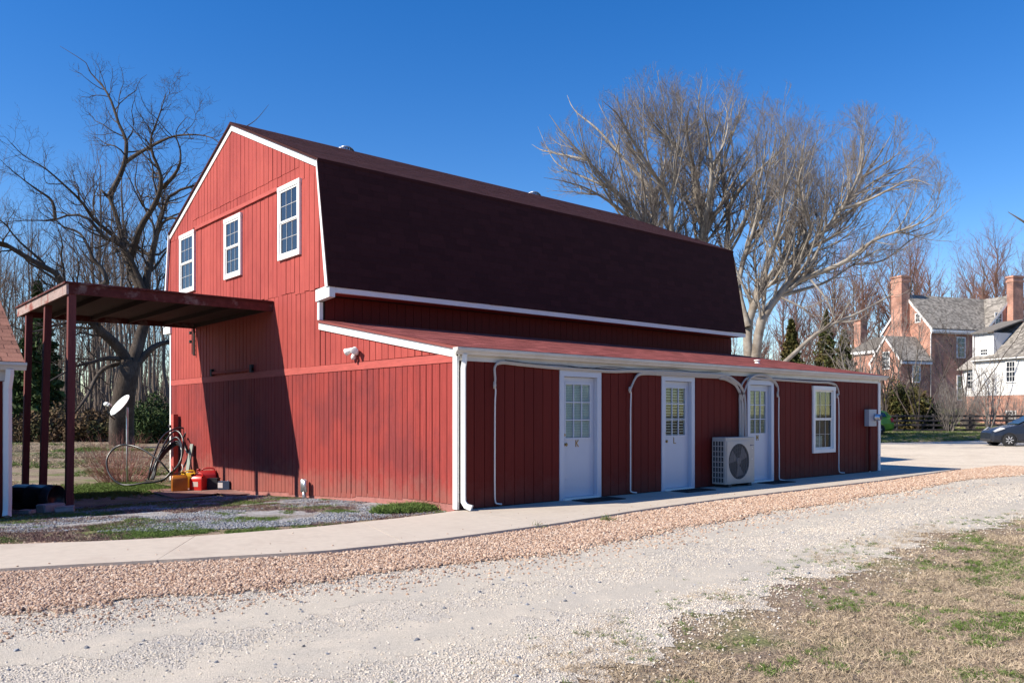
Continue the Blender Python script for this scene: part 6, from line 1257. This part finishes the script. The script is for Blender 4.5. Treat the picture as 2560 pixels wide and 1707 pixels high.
def pink_d(x, y):
    yo = y_pink(x) + (fbm(x * 1.5, y * 1.5, 9) - .5) * .5; return ((y < y_walk(x) - .02) & (x < 19)) * np.clip((y - yo + .25) / .4, 0, 1) * (.92)
x, y, d = cloud(420000, -8.5, 19, -4.0, -.2, pink_d, 1.15); put_stones('pink_stones', 'st_pink', x, y, d, .0095, .0185, .016)
x, y, d = cloud(60000, -8, 12, -5.0, -3.0, lambda x, y: .30 * np.clip(1 - np.abs(y - y_pink(x) + .35) / .7, 0, 1), 1.4); put_stones('mixed_edge_stones', 'st_pink', x, y, d, .008, .018, .006)
x, y, d = cloud(60000, -8, 0, -1.2, 2.6, lambda x, y: .9 * band(y, y_walk_in(x) + .02 + .12 * smooth((-x - 4.6) / 1.2), .10 + .16 * smooth((-x - 4.6) / 1.2)) * (y > y_walk_in(x) + .02), 1.1); put_stones('yard_edge_stones', 'st_pink', x, y, d, .012, .022, .014)
def green_patch(x, y): return fbm(x * .55 + 3, y * .55, 15)
def grey_d(x, y): return (y > grey_lo(x) - .4) & (y < grey_hi(x) + .3) & (x < -.05) & (fbm(x * .9, y * .9, 51) > .40)
x, y, d = cloud(150000, -8, 0, .2, 8, lambda x, y: .9 * grey_d(x, y), .5); put_stones('grey_stones', 'st_grey', x, y, d, .011, .023, .008, .01)
def tuft(n, h, spread, w_, m, seed, lean=.5):
    r_ = np.random.default_rng(seed); V = []; Fq = []
    for i in range(n):
        a = r_.uniform(0, 6.28); b = np.array([math.cos(a), math.sin(a), 0]); p = b * spread * r_.random(); ln = h * r_.uniform(.5, 1.2); dr = np.array([r_.normal() * lean, r_.normal() * lean, 1.0]); dr /= np.linalg.norm(dr); sd = np.cross(dr, [math.cos(a + 1), math.sin(a + 1), .1]); sd /= np.linalg.norm(sd)
        mid = p + dr * ln * .55; tip = mid + (dr + np.array([r_.normal() * .5, r_.normal() * .5, -.35])) * ln * .45; k = len(V)
        V += [p - sd * w_, p + sd * w_, mid + sd * w_ * .8, mid - sd * w_ * .8, tip + sd * w_ * .15, tip - sd * w_ * .15]; Fq += [(k, k + 1, k + 2, k + 3), (k + 3, k + 2, k + 4, k + 5)]
    return proto('tuft', np.array(V), np.array(Fq), m)
dry = [tuft(16, .055, .055, .0019, 'grass_dry', s, 1.1) for s in range(3)] + [tuft(14, .042, .06, .0021, 'grass_dirt', 20 + s, 1.5) for s in range(2)]
grn = [tuft(16, .065, .04, .0024, 'grass_green', 30 + s, .7) for s in range(3)]; wds = [tuft(14, .06, .05, .003, 'weed', 40 + s, .9) for s in range(2)]
def put_grass(name, protos, x, y, d, s0, s1, grow=.05):
    n = len(x)
    if n == 0: return
    s = SR.uniform(s0, s1, n) * (1 + grow * np.maximum(d - 7, 0)); scatter(name, protos, np.stack([x, y, hgt(x, y) - .004], 1), np.stack([SR.normal(0, .12, n), SR.normal(0, .12, n), SR.uniform(0, 6.28, n)], 1), s, SR.integers(0, len(protos), n))
def lawn_in(x, y): return smooth((y_grass(x) + (fbm(x * 1.1, y * 1.1, 61) - .5) * 1.1 - y) / .7)
def is_green(x, y): return smooth((fbm(x * .9 + 5, y * .9, 63) * .6 + noise2(x * 5, y * 5, 64) * .4 - .50) / .12)
bare = lambda x, y: smooth((fbm(x * .7 + 9, y * .7, 66) - .30) / .16)
x, y, d = cloud(420000, -7, 30, -14, -5, lambda x, y: lawn_in(x, y) * (.25 + .75 * bare(x, y)) * (1 - .75 * is_green(x, y)) * (1 - .8 * band(y, y_grass(x) - .45, .42) * smooth((fbm(x * .5, y * .5, 97) - .35) / .15)), 1.5); put_grass('dormant_grass', dry, x, y, d, .55, 1.15)  # edge band thinned to bare soil, partly standing in for a soft shadow
x, y, d = cloud(300000, -7, 30, -14, -5, lambda x, y: lawn_in(x, y) * is_green(x, y) * .46, 1.5); put_grass('green_grass', grn, x, y, d, .45, .9)
x, y, d = cloud(60000, -6, 10, -7.0, -5, lambda x, y: .12 * band(y, y_grass(x) + .25, .35) * is_green(x + 2, y), 1.2); put_grass('road_edge_grass', grn, x, y, d, .4, .7)
# weedy grass of the yard
yd = lambda x, y: (y > y_walk_in(x) + .2) & (x < -.06) & (y < 12)
x, y, d = cloud(160000, -8, 0, 0, 7, lambda x, y: yd(x, y) * smooth((fbm(x * 1.6, y * 1.6, 71) - .52) / .16) * .5, .4); put_grass('yard_green_grass', grn, x, y, d, .45, .95, .015)
x, y, d = cloud(120000, -8, 0, 0, 7, lambda x, y: yd(x, y) * smooth((fbm(x * 1.5 + 8, y * 1.5, 72) - .48) / .16) * .6, .4); put_grass('yard_weeds', wds + dry[:2], x, y, d, .5, 1.0, .015)
x, y, d = cloud(30000, -2.2, -.06, .35, 2.6, lambda x, y: np.clip(1.2 - ((x + .42) / .5) ** 2 - ((y - .72) / .33) ** 2, 0, 1), .2); put_grass('lush_grass', grn, x, y, d, 1.3, 2.6, 0)
x, y, d = cloud(60000, -4.5, 1, 8.5, 13.5, lambda x, y: .8 * band(y, 11.2, 1.1) * (x < -.7 + 0 * y), .3); put_grass('yard_bright_grass', grn, x, y, d, 1.0, 1.8, .0)
x, y, d = cloud(260000, -22, 6, 12, 48, lambda x, y: .55 * (smooth((fbm(x * .35, y * .35, 75) - .38) / .15)), .35); put_grass('back_yard_grass', dry, x, y, d, 1.4, 2.4, .02)
x, y, d = cloud(90000, -22, 6, 12, 48, lambda x, y: .6 * smooth((fbm(x * .3 + 4, y * .3, 77) - .52) / .1), .35); put_grass('back_yard_green', grn, x, y, d, 1.2, 2.2, .02)
x, y, d = cloud(120000, 30, 75, -2, 40, lambda x, y: .7 * (y > lot_far(x) - .3 + fbm(x * .5, y * .5, 79) * 1.5), .1); put_grass('far_verge_grass', grn + dry[:2], x, y, d, 1.6, 3.0, .0)
x, y, d = cloud(260000, -7, 24, -8.6, -4.6, lambda x, y: .32 * np.clip(1 - np.abs(y - y_grass(x)) / .85, 0, 1) ** 1.5 * (.3 + fbm(x * 2, y * 2, 91)), 1.5); put_stones('verge_stones', 'st_white', x, y, d, .005, .012, .004)
x, y, d = cloud(200000, -7, 24, -7.6, -4.6, lambda x, y: .35 * np.clip(1 - np.abs(y - y_grass(x) - .1) / .6, 0, 1) * smooth((fbm(x * 1.6, y * 1.6, 93) - .42) / .15), 1.5); put_grass('verge_dry_grass', dry, x, y, d, .4, .9)
# little weeds along the walkway and fallen bits
for i, (px, py, s, lab) in enumerate(((1345, 1318, 1.5, 'small green weed tuft in the pink gravel by the walkway edge, the left of two'), (1518, 1300, 1.7, 'small green weed tuft in the pink gravel below door K, the right of two'))):
    p = gz(px, py, -.03); t = thing('weed', lab, 'weed', (p[0], p[1], -.035)); me = grn[i].data.copy(); o = bpy.data.objects.new('leaves', me); COL.objects.link(o); o.parent = t; o.scale = (s * 1.2,) * 3
    o = bpy.data.objects.new('leaves', grn[2].data); COL.objects.link(o); o.parent = t; o.scale = (s * 1.6, s * 1.6, s * .8); o.rotation_euler = (0, 0, 1)
